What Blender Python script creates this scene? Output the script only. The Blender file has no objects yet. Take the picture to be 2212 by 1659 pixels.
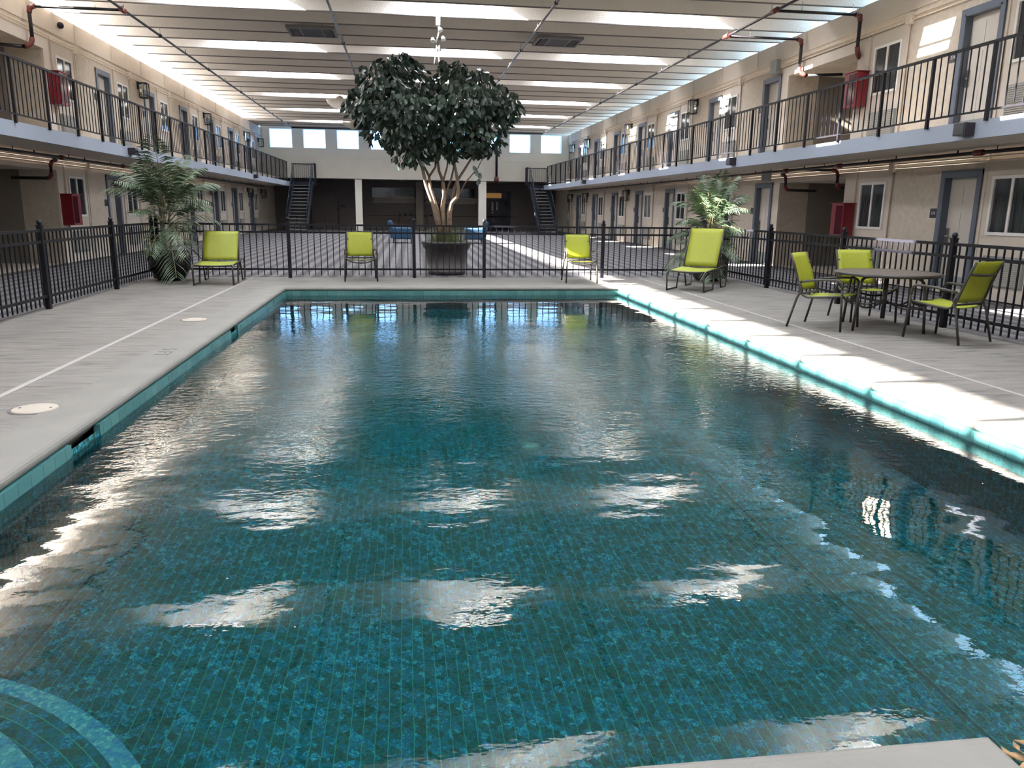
import bpy, math, random
from mathutils import Vector, Matrix
random.seed(7)
R = math.radians
scene = bpy.context.scene
col = scene.collection

# ------------------------------------------------------------------ helpers
class MB:
    """Collects faces and links them as ONE mesh object."""
    def __init__(s): s.v, s.f, s.sm = [], [], []
    def face(s, pts, smooth=False):
        b = len(s.v); s.v += [tuple(p) for p in pts]
        s.f.append(tuple(range(b, b + len(pts)))); s.sm.append(smooth)
    def box(s, x0, y0, z0, x1, y1, z1, M=None):
        b = len(s.v)
        P = [(x, y, z) for z in (z0, z1) for y in (y0, y1) for x in (x0, x1)]
        if M: P = [tuple(M @ Vector(p)) for p in P]
        s.v += P
        for q in ((0,2,3,1),(4,5,7,6),(0,1,5,4),(2,6,7,3),(0,4,6,2),(1,3,7,5)):
            s.f.append(tuple(b + i for i in q)); s.sm.append(False)
        return s
    def bar(s, p0, p1, w, h, up=(0,0,1)):
        p0, p1 = Vector(p0), Vector(p1); d = p1 - p0; L = d.length; d.normalize()
        u = Vector(up); r = d.cross(u)
        if r.length < 1e-4: r = d.cross(Vector((1,0,0)))
        r.normalize(); u = r.cross(d)
        M = Matrix(((r.x,d.x,u.x,p0.x),(r.y,d.y,u.y,p0.y),(r.z,d.z,u.z,p0.z),(0,0,0,1)))
        return s.box(-w/2, 0, -h/2, w/2, L, h/2, M)
    def tube(s, pts, r, n=8, closed=False, cap=True):
        pts = [Vector(p) for p in pts]; N = len(pts)
        rr = r if isinstance(r, (list, tuple)) else [r] * N
        b = len(s.v); prev = None
        for i, p in enumerate(pts):
            if closed: t = pts[(i+1) % N] - pts[i-1]
            else: t = pts[min(i+1, N-1)] - pts[max(i-1, 0)]
            t.normalize()
            if prev is None:
                a = Vector((0,0,1)) if abs(t.z) < .9 else Vector((1,0,0))
                u = t.cross(a).normalized()
            else:
                u = (prev - t * prev.dot(t))
                u = u.normalized() if u.length > 1e-6 else t.orthogonal().normalized()
            prev = u; w = t.cross(u)
            for k in range(n):
                a = 2*math.pi*k/n
                s.v.append(tuple(p + (u*math.cos(a) + w*math.sin(a)) * rr[i]))
        for i in range(N if closed else N-1):
            j = (i+1) % N
            for k in range(n):
                k2 = (k+1) % n
                s.f.append((b+i*n+k, b+i*n+k2, b+j*n+k2, b+j*n+k)); s.sm.append(True)
        if cap and not closed:
            s.f.append(tuple(b+k for k in reversed(range(n)))); s.sm.append(False)
            s.f.append(tuple(b+(N-1)*n+k for k in range(n))); s.sm.append(False)
        return s
    def cyl(s, p0, p1, r, n=12): return s.tube([p0, p1], r, n)
    def lathe(s, prof, c=(0,0,0), n=32, cap=True):
        b = len(s.v); m = len(prof)
        for (r, z) in prof:
            for k in range(n):
                a = 2*math.pi*k/n
                s.v.append((c[0]+r*math.cos(a), c[1]+r*math.sin(a), c[2]+z))
        for i in range(m-1):
            for k in range(n):
                k2 = (k+1) % n
                s.f.append((b+i*n+k, b+i*n+k2, b+(i+1)*n+k2, b+(i+1)*n+k)); s.sm.append(True)
        if cap:
            s.f.append(tuple(b+k for k in reversed(range(n)))); s.sm.append(False)
            s.f.append(tuple(b+(m-1)*n+k for k in range(n))); s.sm.append(False)
        return s
    def sheet(s, grid, th):
        """a cloth panel with thickness: grid[i][j] points"""
        a, c = len(grid), len(grid[0])
        G = [[Vector(p) for p in row] for row in grid]
        def nrm(i, j):
            du = G[min(i+1,a-1)][j] - G[max(i-1,0)][j]; dv = G[i][min(j+1,c-1)] - G[i][max(j-1,0)]
            n_ = du.cross(dv); return n_.normalized() if n_.length > 1e-9 else Vector((0,0,1))
        b = len(s.v); off = a*c
        for sg in (1, -1):
            for i in range(a):
                for j in range(c): s.v.append(tuple(G[i][j] + nrm(i,j)*th*.5*sg))
        for i in range(a-1):
            for j in range(c-1):
                q = (b+i*c+j, b+(i+1)*c+j, b+(i+1)*c+j+1, b+i*c+j+1)
                s.f.append(q); s.f.append(tuple(off+k for k in reversed(q))); s.sm += [True, True]
        edge = [(i,0) for i in range(a)] + [(a-1,j) for j in range(1,c)] + [(i,c-1) for i in range(a-2,-1,-1)] + [(0,j) for j in range(c-2,0,-1)]
        for k in range(len(edge)):
            i, j = edge[k]; i2, j2 = edge[(k+1) % len(edge)]
            p, q = b+i*c+j, b+i2*c+j2
            s.f.append((p, p+off, q+off, q)); s.sm.append(False)
        return s
    def build(s, name, m, parent=None, bevel=0):
        me = bpy.data.meshes.new(name); me.from_pydata(s.v, [], s.f)
        for p, q in zip(me.polygons, s.sm): p.use_smooth = q
        me.update(); me.materials.append(m)
        o = bpy.data.objects.new(name, me); col.objects.link(o)
        if parent: o.parent = parent
        if bevel:
            md = o.modifiers.new('bevel', 'BEVEL'); md.width = bevel; md.segments = 2; md.limit_method = 'ANGLE'
        return o

def box(name, m, *a, parent=None, bevel=0): return MB().box(*a).build(name, m, parent, bevel)
def tag(o, label=None, cat=None, group=None, kind=None):
    if label: o['label'] = label
    if cat: o['category'] = cat
    if group: o['group'] = group
    if kind: o['kind'] = kind
    return o
def empty(name, loc=(0,0,0), rz=0, label=None, cat=None, group=None):
    o = bpy.data.objects.new(name, None); col.objects.link(o)
    o.location = loc; o.rotation_euler = (0,0,rz); o.empty_display_size = .1
    return tag(o, label, cat, group)
def struct(o): o['kind'] = 'structure'; return o
def copy_tree(o, parent=None):
    c = o.copy(); col.objects.link(c)
    if parent: c.parent = parent
    for ch in [x for x in bpy.data.objects if x.parent == o]: copy_tree(ch, c)
    return c
def arc(p0, p1, p2, n=6):
    """quadratic bend from p0 to p2 with control p1"""
    p0, p1, p2 = Vector(p0), Vector(p1), Vector(p2)
    return [p0*(1-t)**2 + p1*2*t*(1-t) + p2*t*t for t in [i/n for i in range(n+1)]]

# ------------------------------------------------------------------ materials
def nt(name):
    m = bpy.data.materials.new(name); m.use_nodes = True
    t = m.node_tree; b = t.nodes['Principled BSDF']; return m, t, b
def N(t, kind, **kw):
    n = t.nodes.new(kind)
    for k, v in kw.items():
        if k.startswith('i_'): n.inputs[k[2:].replace('_', ' ')].default_value = v
        else: setattr(n, k, v)
    return n
def rgba(c): return (c[0], c[1], c[2], 1)
def coords(t, scale=(1,1,1), rot=(0,0,0)):
    g = N(t, 'ShaderNodeNewGeometry'); mp = N(t, 'ShaderNodeMapping')
    mp.inputs['Scale'].default_value = scale; mp.inputs['Rotation'].default_value = rot
    t.links.new(g.outputs['Position'], mp.inputs['Vector']); return mp.outputs['Vector']
def ramp(t, fac, stops, interp='LINEAR'):
    r = N(t, 'ShaderNodeValToRGB'); r.color_ramp.interpolation = interp
    e = r.color_ramp.elements
    while len(e) < len(stops): e.new(.5)
    for el, (p, c) in zip(e, stops): el.position = p; el.color = rgba(c)
    t.links.new(fac, r.inputs['Fac']); return r.outputs['Color']
def mixc(t, fac, a, b):
    n = N(t, 'ShaderNodeMix', data_type='RGBA')
    for s, v in ((n.inputs[0], fac), (n.inputs[6], a), (n.inputs[7], b)):
        if hasattr(v, 'is_linked'): t.links.new(v, s)
        else: s.default_value = rgba(v) if isinstance(v, tuple) else v
    return n.outputs[2]
def math_(t, op, a, b=None, c=None):
    n = N(t, 'ShaderNodeMath', operation=op)
    for i, v in enumerate((a, b, c)):
        if v is None: continue
        if hasattr(v, 'is_linked'): t.links.new(v, n.inputs[i])
        else: n.inputs[i].default_value = v
    return n.outputs[0]
def paint(name, c, rough=.6, var=.08, scale=3., bump=0., bscale=60., metal=0., spec=.5, stretch=(1,1,1)):
    m, t, b = nt(name)
    v = coords(t, stretch)
    no = N(t, 'ShaderNodeTexNoise'); no.inputs['Scale'].default_value = scale; no.inputs['Detail'].default_value = 4
    t.links.new(v, no.inputs['Vector'])
    lo = tuple(x*(1-var) for x in c); hi = tuple(min(1, x*(1+var)) for x in c)
    t.links.new(ramp(t, no.outputs['Fac'], [(.3, lo), (.7, hi)]), b.inputs['Base Color'])
    b.inputs['Roughness'].default_value = rough; b.inputs['Metallic'].default_value = metal
    b.inputs['Specular IOR Level'].default_value = spec
    if bump:
        n2 = N(t, 'ShaderNodeTexNoise'); n2.inputs['Scale'].default_value = bscale; n2.inputs['Detail'].default_value = 3
        t.links.new(coords(t), n2.inputs['Vector'])
        bp = N(t, 'ShaderNodeBump'); bp.inputs['Strength'].default_value = bump; bp.inputs['Distance'].default_value = .02
        t.links.new(n2.outputs['Fac'], bp.inputs['Height']); t.links.new(bp.outputs['Normal'], b.inputs['Normal'])
    return m

M = {}
M['stucco'] = paint('stucco_wall', (.50,.435,.355), .85, .10, 9, .55, 34)
M['smooth_wall'] = paint('smooth_beige_paint', (.55,.485,.41), .6, .04, 2)
M['header'] = paint('header_paint', (.55,.48,.40), .65, .06, 1.5)
M['back_wall'] = paint('back_wall_paint', (.84,.81,.73), .7, .04, 1)
M['ceiling'] = paint('sprayed_ceiling', (.76,.715,.66), .9, .05, 30, .5, 45)
M['beam_edge'] = paint('beam_edge', (.15,.137,.128), .7, .05, 1)
M['soffit'] = paint('soffit_paint', (.44,.395,.34), .7, .05, 1)
M['fascia'] = paint('fascia_blue_grey', (.235,.26,.31), .5, .05, .8)
M['frame_blue'] = paint('slate_blue_trim', (.085,.10,.13), .45, .05, 3)
M['door'] = paint('cream_door', (.50,.455,.40), .5, .03, 3)
M['white'] = paint('white_vinyl', (.72,.70,.66), .4, .02, 3)
M['curtain'] = paint('window_glass_dark', (.030,.034,.036), .08, .5, 2, stretch=(1,12,.3), spec=.6)
M['black'] = paint('black_metal', (.006,.006,.009), .5, .1, 5, spec=.22)
M['rail'] = paint('railing_metal', (.006,.0055,.008), .5, .1, 5, spec=.18)
M['pipe'] = paint('black_iron_pipe', (.012,.010,.012), .4, .2, 4, spec=.3)
M['pipe_shiny'] = paint('sprinkler_pipe', (.055,.047,.040), .28, .2, 3, metal=.45)
M['red'] = paint('red_fitting', (.11,.016,.012), .45, .15, 8)
M['cabinet_red'] = paint('cabinet_red', (.15,.006,.012), .35, .05, 4)
M['cabinet_dark'] = paint('cabinet_window', (.05,.004,.008), .12, .05, 4)
M['lime'] = paint('lime_sling', (.245,.265,.010), .55, .06, 40, .12, 300)
M['lime2'] = paint('lime_sling_seat', (.235,.265,.014), .55, .05, 40, .12, 300)
M['bronze'] = paint('bronze_frame', (.030,.026,.023), .4, .1, 6, spec=.35)
M['table'] = paint('table_slats', (.075,.058,.048), .45, .2, 14, stretch=(1,6,1))
M['coping'] = paint('coping_concrete', (.165,.157,.141), .75, .09, 2.5, .1, 40)
M['aqua'] = paint('waterline_tile', (.085,.24,.24), .25, .12, 7)
def tileband():
    m, t, b = nt('waterline_tile')
    g = N(t, 'ShaderNodeNewGeometry'); sp = N(t, 'ShaderNodeSeparateXYZ'); t.links.new(g.outputs['Position'], sp.inputs[0])
    sn = N(t, 'ShaderNodeSeparateXYZ'); t.links.new(g.outputs['True Normal'], sn.inputs[0])
    side = math_(t, 'GREATER_THAN', math_(t, 'ABSOLUTE', sn.outputs[0]), .5)
    p = math_(t, 'ADD', math_(t, 'MULTIPLY', side, sp.outputs[1]), math_(t, 'MULTIPLY', math_(t, 'SUBTRACT', 1.0, side), sp.outputs[0]))
    q = math_(t, 'DIVIDE', p, .152); j = math_(t, 'LESS_THAN', math_(t, 'PINGPONG', q, .5), .018)
    wn = N(t, 'ShaderNodeTexWhiteNoise', noise_dimensions='1D'); t.links.new(math_(t, 'FLOOR', q), wn.inputs['W'])
    c = ramp(t, wn.outputs['Value'], [(0, (.055,.185,.19)), (.5, (.075,.22,.22)), (1, (.095,.245,.235))])
    t.links.new(mixc(t, j, c, (.035,.11,.115)), b.inputs['Base Color']); b.inputs['Roughness'].default_value = .25
    return m
M['aqua'] = tileband()
M['pot_black'] = paint('black_glazed_pot', (.006,.005,.005), .18, .2, 6)
M['pot_brown'] = paint('dark_brown_planter', (.033,.028,.027), .5, .12, 5)
M['bark'] = paint('tree_bark', (.20,.14,.095), .85, .25, 16, .4, 50)
M['blue_fabric'] = paint('blue_upholstery', (.006,.045,.10), .7, .08, 12)
M['dark_wood'] = paint('dark_wood', (.02,.015,.013), .5, .2, 6)
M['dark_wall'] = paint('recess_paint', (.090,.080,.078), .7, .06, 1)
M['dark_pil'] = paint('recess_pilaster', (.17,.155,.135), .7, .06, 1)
M['recess_glass'] = paint('recess_glass', (.008,.010,.022), .1, .1, 2)
M['lattice'] = paint('lattice_paint', (.33,.30,.27), .7, .05, 4)
M['grille'] = paint('grille_beige', (.40,.36,.31), .5, .05, 4)
M['grey_box'] = paint('grey_green_box', (.22,.24,.23), .5, .05, 4)
M['vent'] = paint('vent_frame', (.17,.16,.155), .5, .06, 4)
M['vent_dark'] = paint('vent_louvre', (.028,.030,.034), .5, .06, 4)
M['conduit'] = paint('conduit_paint', (.55,.48,.41), .55, .04, 3)
M['chrome'] = paint('brushed_steel', (.45,.43,.40), .25, .05, 8, metal=.9)
M['lid'] = paint('lid_cream', (.36,.32,.265), .55, .06, 8)
M['strip'] = paint('deck_strip', (.30,.28,.26), .7, .08, 20)
M['text_dark'] = paint('painted_mark', (.10,.10,.095), .7, .1, 20)
M['sign_dark'] = paint('sign_plate', (.018,.014,.020), .35, .1, 5)
M['sign_white'] = paint('sign_letter', (.6,.6,.58), .6, .02, 5)
M['stair'] = paint('stair_steel', (.010,.013,.022), .5, .1, 4, spec=.25)
M['tread'] = paint('stair_tread', (.15,.16,.17), .6, .1, 6)
M['skimmer'] = paint('skimmer_throat', (.02,.02,.02), .6, .1, 6)
M['soil'] = paint('soil', (.03,.022,.015), .9, .3, 20)
M['dryleaf'] = paint('dry_leaf', (.28,.17,.08), .8, .3, 30)

def leafmat(name, c1, c2, rough=.45):
    m, t, b = nt(name)
    no = N(t, 'ShaderNodeTexNoise'); no.inputs['Scale'].default_value = 5; no.inputs['Detail'].default_value = 3
    t.links.new(coords(t), no.inputs['Vector'])
    t.links.new(ramp(t, no.outputs['Fac'], [(.3, c1), (.7, c2)]), b.inputs['Base Color'])
    b.inputs['Roughness'].default_value = rough
    return m
M['leaf'] = leafmat('tree_leaf', (.016,.030,.021), (.042,.066,.044))
M['frond'] = leafmat('palm_frond', (.034,.062,.032), (.088,.130,.066))
M['palm_stem'] = leafmat('palm_stem', (.10,.09,.035), (.17,.15,.06))
M['grass'] = leafmat('grass_blade', (.06,.09,.03), (.13,.16,.06))

def emit(name, c, s):
    m, t, b = nt(name); t.nodes.remove(b)
    e = N(t, 'ShaderNodeEmission'); e.inputs['Color'].default_value = rgba(c); e.inputs['Strength'].default_value = s
    t.links.new(e.outputs[0], t.nodes['Material Output'].inputs['Surface']); return m
SKYC = (.55,.76,1.0)
M['window_sky'] = emit('bright_sky_window', (.27,.56,1.0), 4.2)
M['lamp'] = emit('lamp_glow', (1,.86,.62), 5)
M['lamp_warm'] = emit('lamp_warm', (1,.50,.16), .16)
def skypane(name, c, s):
    m, t, b = nt(name); t.nodes.remove(b)
    e = N(t, 'ShaderNodeEmission'); e.inputs['Color'].default_value = rgba(c); e.inputs['Strength'].default_value = s
    tr = N(t, 'ShaderNodeBsdfTransparent'); a = N(t, 'ShaderNodeAddShader')
    t.links.new(e.outputs[0], a.inputs[0]); t.links.new(tr.outputs[0], a.inputs[1])
    t.links.new(a.outputs[0], t.nodes['Material Output'].inputs['Surface']); return m
M['skylight'] = skypane('skylight_pane', (.86,.91,1.0), 58)
M['clerestory_left'] = skypane('sunward_clerestory_pane', (.90,.94,1.0), 16.0)
M['clerestory_right'] = skypane('clerestory_pane', (.48,.74,1.0), 4.0)
def clearglass():
    m, t, b = nt('lantern_glass'); t.nodes.remove(b)
    tr = N(t, 'ShaderNodeBsdfTransparent'); tr.inputs['Color'].default_value = (.85,.87,.85,1)
    g = N(t, 'ShaderNodeBsdfGlossy'); g.inputs['Roughness'].default_value = .03
    f = N(t, 'ShaderNodeFresnel'); mx = N(t, 'ShaderNodeMixShader')
    t.links.new(f.outputs[0], mx.inputs[0]); t.links.new(tr.outputs[0], mx.inputs[1]); t.links.new(g.outputs[0], mx.inputs[2])
    t.links.new(mx.outputs[0], t.nodes['Material Output'].inputs['Surface']); return m
M['glass'] = clearglass()
def frosted():
    m, t, b = nt('pendant_glass'); b.inputs['Base Color'].default_value = (.75,.70,.62,1); b.inputs['Roughness'].default_value = .2
    tr = N(t, 'ShaderNodeBsdfTransparent'); tl = N(t, 'ShaderNodeBsdfTranslucent'); tl.inputs['Color'].default_value = (.8,.76,.68,1)
    m1 = N(t, 'ShaderNodeMixShader'); m1.inputs[0].default_value = .5; t.links.new(b.outputs[0], m1.inputs[1]); t.links.new(tl.outputs[0], m1.inputs[2])
    m2 = N(t, 'ShaderNodeMixShader'); m2.inputs[0].default_value = .35; t.links.new(m1.outputs[0], m2.inputs[1]); t.links.new(tr.outputs[0], m2.inputs[2])
    t.links.new(m2.outputs[0], t.nodes['Material Output'].inputs['Surface']); return m
M['pendant'] = frosted()

def carpet():
    m, t, b = nt('striped_carpet')
    w = N(t, 'ShaderNodeTexWave'); w.inputs['Scale'].default_value = .95; w.inputs['Distortion'].default_value = .9
    w.inputs['Detail'].default_value = 2; w.inputs['Detail Scale'].default_value = 1.5
    t.links.new(coords(t, (1,.35,1), (0,0,R(1.5))), w.inputs['Vector'])
    no = N(t, 'ShaderNodeTexNoise'); no.inputs['Scale'].default_value = 22; no.inputs['Detail'].default_value = 5
    t.links.new(coords(t), no.inputs['Vector'])
    c1 = ramp(t, w.outputs['Fac'], [(.2, (.070,.066,.069)), (.8, (.135,.130,.134))])
    c2 = ramp(t, no.outputs['Fac'], [(.35, (.65,.65,.65)), (.65, (1.25,1.25,1.25))])
    mx = N(t, 'ShaderNodeMix', data_type='RGBA', blend_type='MULTIPLY'); mx.inputs[0].default_value = 1
    t.links.new(c1, mx.inputs[6]); t.links.new(c2, mx.inputs[7])
    t.links.new(mx.outputs[2], b.inputs['Base Color']); b.inputs['Roughness'].default_value = .95
    b.inputs['Specular IOR Level'].default_value = .1
    return m
M['carpet'] = carpet()
def deckmat():
    m, t, b = nt('stamped_deck')
    a = N(t, 'ShaderNodeTexNoise'); a.inputs['Scale'].default_value = 2.4; a.inputs['Detail'].default_value = 7; a.inputs['Roughness'].default_value = .7
    t.links.new(coords(t, (.75,5.0,1), (0,0,R(5))), a.inputs['Vector'])
    d = N(t, 'ShaderNodeTexNoise'); d.inputs['Scale'].default_value = 1.1; d.inputs['Detail'].default_value = 3
    t.links.new(coords(t), d.inputs['Vector'])
    c1 = ramp(t, a.outputs['Fac'], [(.355, (.046,.042,.038)), (.425, (.113,.105,.095)), (.50,(.138,.128,.116)), (.64, (.178,.165,.150))])
    c2 = ramp(t, d.outputs['Fac'], [(.3, (.88,.87,.86)), (.7, (1.06,1.06,1.06))])
    mx = N(t, 'ShaderNodeMix', data_type='RGBA', blend_type='MULTIPLY'); mx.inputs[0].default_value = 1
    t.links.new(c1, mx.inputs[6]); t.links.new(c2, mx.inputs[7])
    t.links.new(mx.outputs[2], b.inputs['Base Color']); b.inputs['Roughness'].default_value = .62
    bp = N(t, 'ShaderNodeBump'); bp.inputs['Strength'].default_value = .35; bp.inputs['Distance'].default_value = .01
    t.links.new(a.outputs['Fac'], bp.inputs['Height']); t.links.new(bp.outputs['Normal'], b.inputs['Normal'])
    return m
M['deck'] = deckmat()
def tilemat(name, polar=None):
    m, t, b = nt(name)
    g = N(t, 'ShaderNodeNewGeometry'); sp = N(t, 'ShaderNodeSeparateXYZ'); t.links.new(g.outputs['Position'], sp.inputs[0])
    S = .0542
    SN = N(t, 'ShaderNodeSeparateXYZ'); t.links.new(g.outputs['True Normal'], SN.inputs[0])
    if polar:
        dx = math_(t, 'SUBTRACT', sp.outputs[0], polar[0]); dy = math_(t, 'SUBTRACT', sp.outputs[1], polar[1])
        rr = math_(t, 'SQRT', math_(t, 'ADD', math_(t, 'MULTIPLY', dx, dx), math_(t, 'MULTIPLY', dy, dy)))
        u = math_(t, 'DIVIDE', rr, S); v = math_(t, 'DIVIDE', math_(t, 'MULTIPLY', math_(t, 'ARCTAN2', dy, dx), 1.4), S)
    else:
        wall_y = math_(t, 'MULTIPLY', math_(t, 'GREATER_THAN', math_(t, 'ABSOLUTE', SN.outputs[0]), .7), sp.outputs[1])
        wall_x = math_(t, 'MULTIPLY', math_(t, 'LESS_THAN', math_(t, 'ABSOLUTE', SN.outputs[0]), .7), sp.outputs[0])
        u = math_(t, 'DIVIDE', math_(t, 'ADD', wall_x, wall_y), S)
        flat = math_(t, 'GREATER_THAN', math_(t, 'ABSOLUTE', SN.outputs[2]), .5)
        v = math_(t, 'DIVIDE', math_(t, 'ADD', math_(t, 'MULTIPLY', flat, sp.outputs[1]), math_(t, 'MULTIPLY', math_(t, 'SUBTRACT', 1.0, flat), sp.outputs[2])), S)
    def line(x, w):   # 1 near integer values of x
        f = math_(t, 'PINGPONG', x, .5)
        return math_(t, 'LESS_THAN', f, w)
    lu = line(u, .036); lv = line(v, .026)
    cb = N(t, 'ShaderNodeCombineXYZ'); t.links.new(u, cb.inputs[0]); t.links.new(v, cb.inputs[1])
    no = N(t, 'ShaderNodeTexNoise'); no.inputs['Scale'].default_value = 2.2; no.inputs['Detail'].default_value = 3
    t.links.new(cb.outputs[0], no.inputs['Vector'])
    def wob(x, k):   # slightly wavy cell borders
        return math_(t, 'ADD', x, math_(t, 'MULTIPLY', math_(t, 'SUBTRACT', no.outputs['Fac'], .5), k))
    uw, vw = wob(u, .75), wob(v, -.75)
    s1 = math_(t, 'FLOOR', math_(t, 'ADD', uw, vw)); s2 = math_(t, 'FLOOR', math_(t, 'SUBTRACT', uw, vw))
    cid = N(t, 'ShaderNodeCombineXYZ'); t.links.new(s1, cid.inputs[0]); t.links.new(s2, cid.inputs[1]); t.links.new(math_(t, 'FLOOR', u), cid.inputs[2])
    wn = N(t, 'ShaderNodeTexWhiteNoise', noise_dimensions='3D'); t.links.new(cid.outputs[0], wn.inputs['Vector'])
    fn = N(t, 'ShaderNodeTexNoise'); fn.inputs['Scale'].default_value = 3.2; fn.inputs['Detail'].default_value = 4; fn.inputs['Distortion'].default_value = 1.2
    t.links.new(cb.outputs[0], fn.inputs['Vector'])
    big = N(t, 'ShaderNodeTexNoise'); big.inputs['Scale'].default_value = .10; big.inputs['Detail'].default_value = 2
    t.links.new(cb.outputs[0], big.inputs['Vector'])
    val = math_(t, 'ADD', math_(t, 'MULTIPLY', wn.outputs['Value'], .55), math_(t, 'MULTIPLY', math_(t, 'SUBTRACT', big.outputs['Fac'], .5), .35))
    val = math_(t, 'ADD', val, math_(t, 'MULTIPLY', math_(t, 'SUBTRACT', fn.outputs['Fac'], .30), 1.45))
    c = ramp(t, val, [(.02, (.052,.046,.018)), (.25, (.016,.060,.048)), (.45, (.010,.098,.096)), (.60, (.016,.155,.165)), (.72, (.012,.13,.29)), (.85, (.04,.35,.47)), (1., (.18,.60,.68))])
    d1 = line(math_(t, 'MULTIPLY', math_(t, 'ADD', uw, vw), .5), .024); d2 = line(math_(t, 'MULTIPLY', math_(t, 'SUBTRACT', uw, vw), .5), .024)
    c = mixc(t, math_(t, 'MULTIPLY', d1, .7), c, (.10,.19,.09)); c = mixc(t, math_(t, 'MULTIPLY', d2, .7), c, (.10,.19,.09))
    c = mixc(t, math_(t, 'MULTIPLY', lv, .55), c, (.055,.22,.18)); c = mixc(t, math_(t, 'MULTIPLY', lu, .8), c, (.12,.44,.35))
    if not polar:
        for xs in (-1.86, 2.37):
            dd = math_(t, 'LESS_THAN', math_(t, 'ABSOLUTE', math_(t, 'SUBTRACT', sp.outputs[0], xs)), .009)
            c = mixc(t, math_(t, 'MULTIPLY', dd, .75), c, (.004,.030,.032))
    t.links.new(c, b.inputs['Base Color']); b.inputs['Roughness'].default_value = .5
    b.inputs['Specular IOR Level'].default_value = .15
    return m
M['tile'] = tilemat('pool_mosaic_tile')
M['step_tile'] = tilemat('step_mosaic_tile', (-2.08, 1.40))
def mosaic():
    m, t, b = nt('pebble_mosaic')
    vo = N(t, 'ShaderNodeTexVoronoi'); vo.inputs['Scale'].default_value = 62
    t.links.new(coords(t), vo.inputs['Vector'])
    sep = N(t, 'ShaderNodeSeparateColor'); t.links.new(vo.outputs['Color'], sep.inputs[0])
    c = ramp(t, sep.outputs[0], [(0, (.14,.26,.50)), (.25, (.20,.38,.58)), (.5, (.36,.56,.62)), (.75, (.62,.76,.72))], 'CONSTANT')
    e = N(t, 'ShaderNodeTexVoronoi', feature='DISTANCE_TO_EDGE'); e.inputs['Scale'].default_value = 62
    t.links.new(coords(t), e.inputs['Vector'])
    c = mixc(t, math_(t, 'LESS_THAN', e.outputs['Distance'], .07), c, (.20,.42,.48))
    t.links.new(c, b.inputs['Base Color']); b.inputs['Roughness'].default_value = .4; return m
M['mosaic'] = mosaic()
def water():
    m, t, b = nt('pool_water'); t.nodes.remove(b)
    g = N(t, 'ShaderNodeNewGeometry'); sp = N(t, 'ShaderNodeSeparateXYZ'); t.links.new(g.outputs['Position'], sp.inputs[0])
    mr = N(t, 'ShaderNodeMapRange', interpolation_type='SMOOTHSTEP'); t.links.new(sp.outputs[1], mr.inputs['Value'])
    for k, v in (('From Min', 3.2), ('From Max', 7.5), ('To Min', .0), ('To Max', 1.0)): mr.inputs[k].default_value = v
    big = N(t, 'ShaderNodeTexNoise'); big.inputs['Scale'].default_value = 1.3; big.inputs['Detail'].default_value = 2
    t.links.new(coords(t, (1,1.5,1)), big.inputs['Vector'])
    fine = N(t, 'ShaderNodeTexNoise'); fine.inputs['Scale'].default_value = 13; fine.inputs['Detail'].default_value = 3; fine.inputs['Roughness'].default_value = .55
    t.links.new(coords(t, (1,1.35,1)), fine.inputs['Vector'])
    patch = N(t, 'ShaderNodeTexNoise'); patch.inputs['Scale'].default_value = .45; patch.inputs['Detail'].default_value = 2
    t.links.new(coords(t), patch.inputs['Vector'])
    pf = N(t, 'ShaderNodeMapRange'); t.links.new(patch.outputs['Fac'], pf.inputs['Value'])
    for k, v in (('From Min', .35), ('From Max', .65), ('To Min', .35), ('To Max', 1.15)): pf.inputs[k].default_value = v
    amp = math_(t, 'MULTIPLY', math_(t, 'ADD', math_(t, 'MULTIPLY', mr.outputs[0], .0055), .0005), pf.outputs[0])
    far = N(t, 'ShaderNodeMapRange', interpolation_type='SMOOTHSTEP'); t.links.new(sp.outputs[1], far.inputs['Value'])
    for k, v in (('From Min', 9.3), ('From Max', 11.6), ('To Min', 1.), ('To Max', .10)): far.inputs[k].default_value = v
    amp = math_(t, 'MULTIPLY', amp, far.outputs[0])
    h = math_(t, 'ADD', math_(t, 'MULTIPLY', big.outputs['Fac'], .007), math_(t, 'MULTIPLY', fine.outputs['Fac'], amp))
    bp = N(t, 'ShaderNodeBump'); bp.inputs['Strength'].default_value = 1; bp.inputs['Distance'].default_value = 1.0
    t.links.new(h, bp.inputs['Height'])
    f = N(t, 'ShaderNodeFresnel'); f.inputs['IOR'].default_value = 1.46
    gl = N(t, 'ShaderNodeBsdfGlossy'); gl.inputs['Roughness'].default_value = .0; gl.inputs['Color'].default_value = (1,1,1,1)
    tr = N(t, 'ShaderNodeBsdfRefraction'); tr.inputs['Color'].default_value = (.44,.94,.97,1); tr.inputs['IOR'].default_value = 1.333; tr.inputs['Roughness'].default_value = 0
    for n_ in (f, gl, tr): t.links.new(bp.outputs['Normal'], n_.inputs['Normal'])
    mx = N(t, 'ShaderNodeMixShader')
    t.links.new(f.outputs[0], mx.inputs[0]); t.links.new(tr.outputs[0], mx.inputs[1]); t.links.new(gl.outputs[0], mx.inputs[2])
    t.links.new(mx.outputs[0], t.nodes['Material Output'].inputs['Surface']); return m
M['water'] = water()

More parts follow.
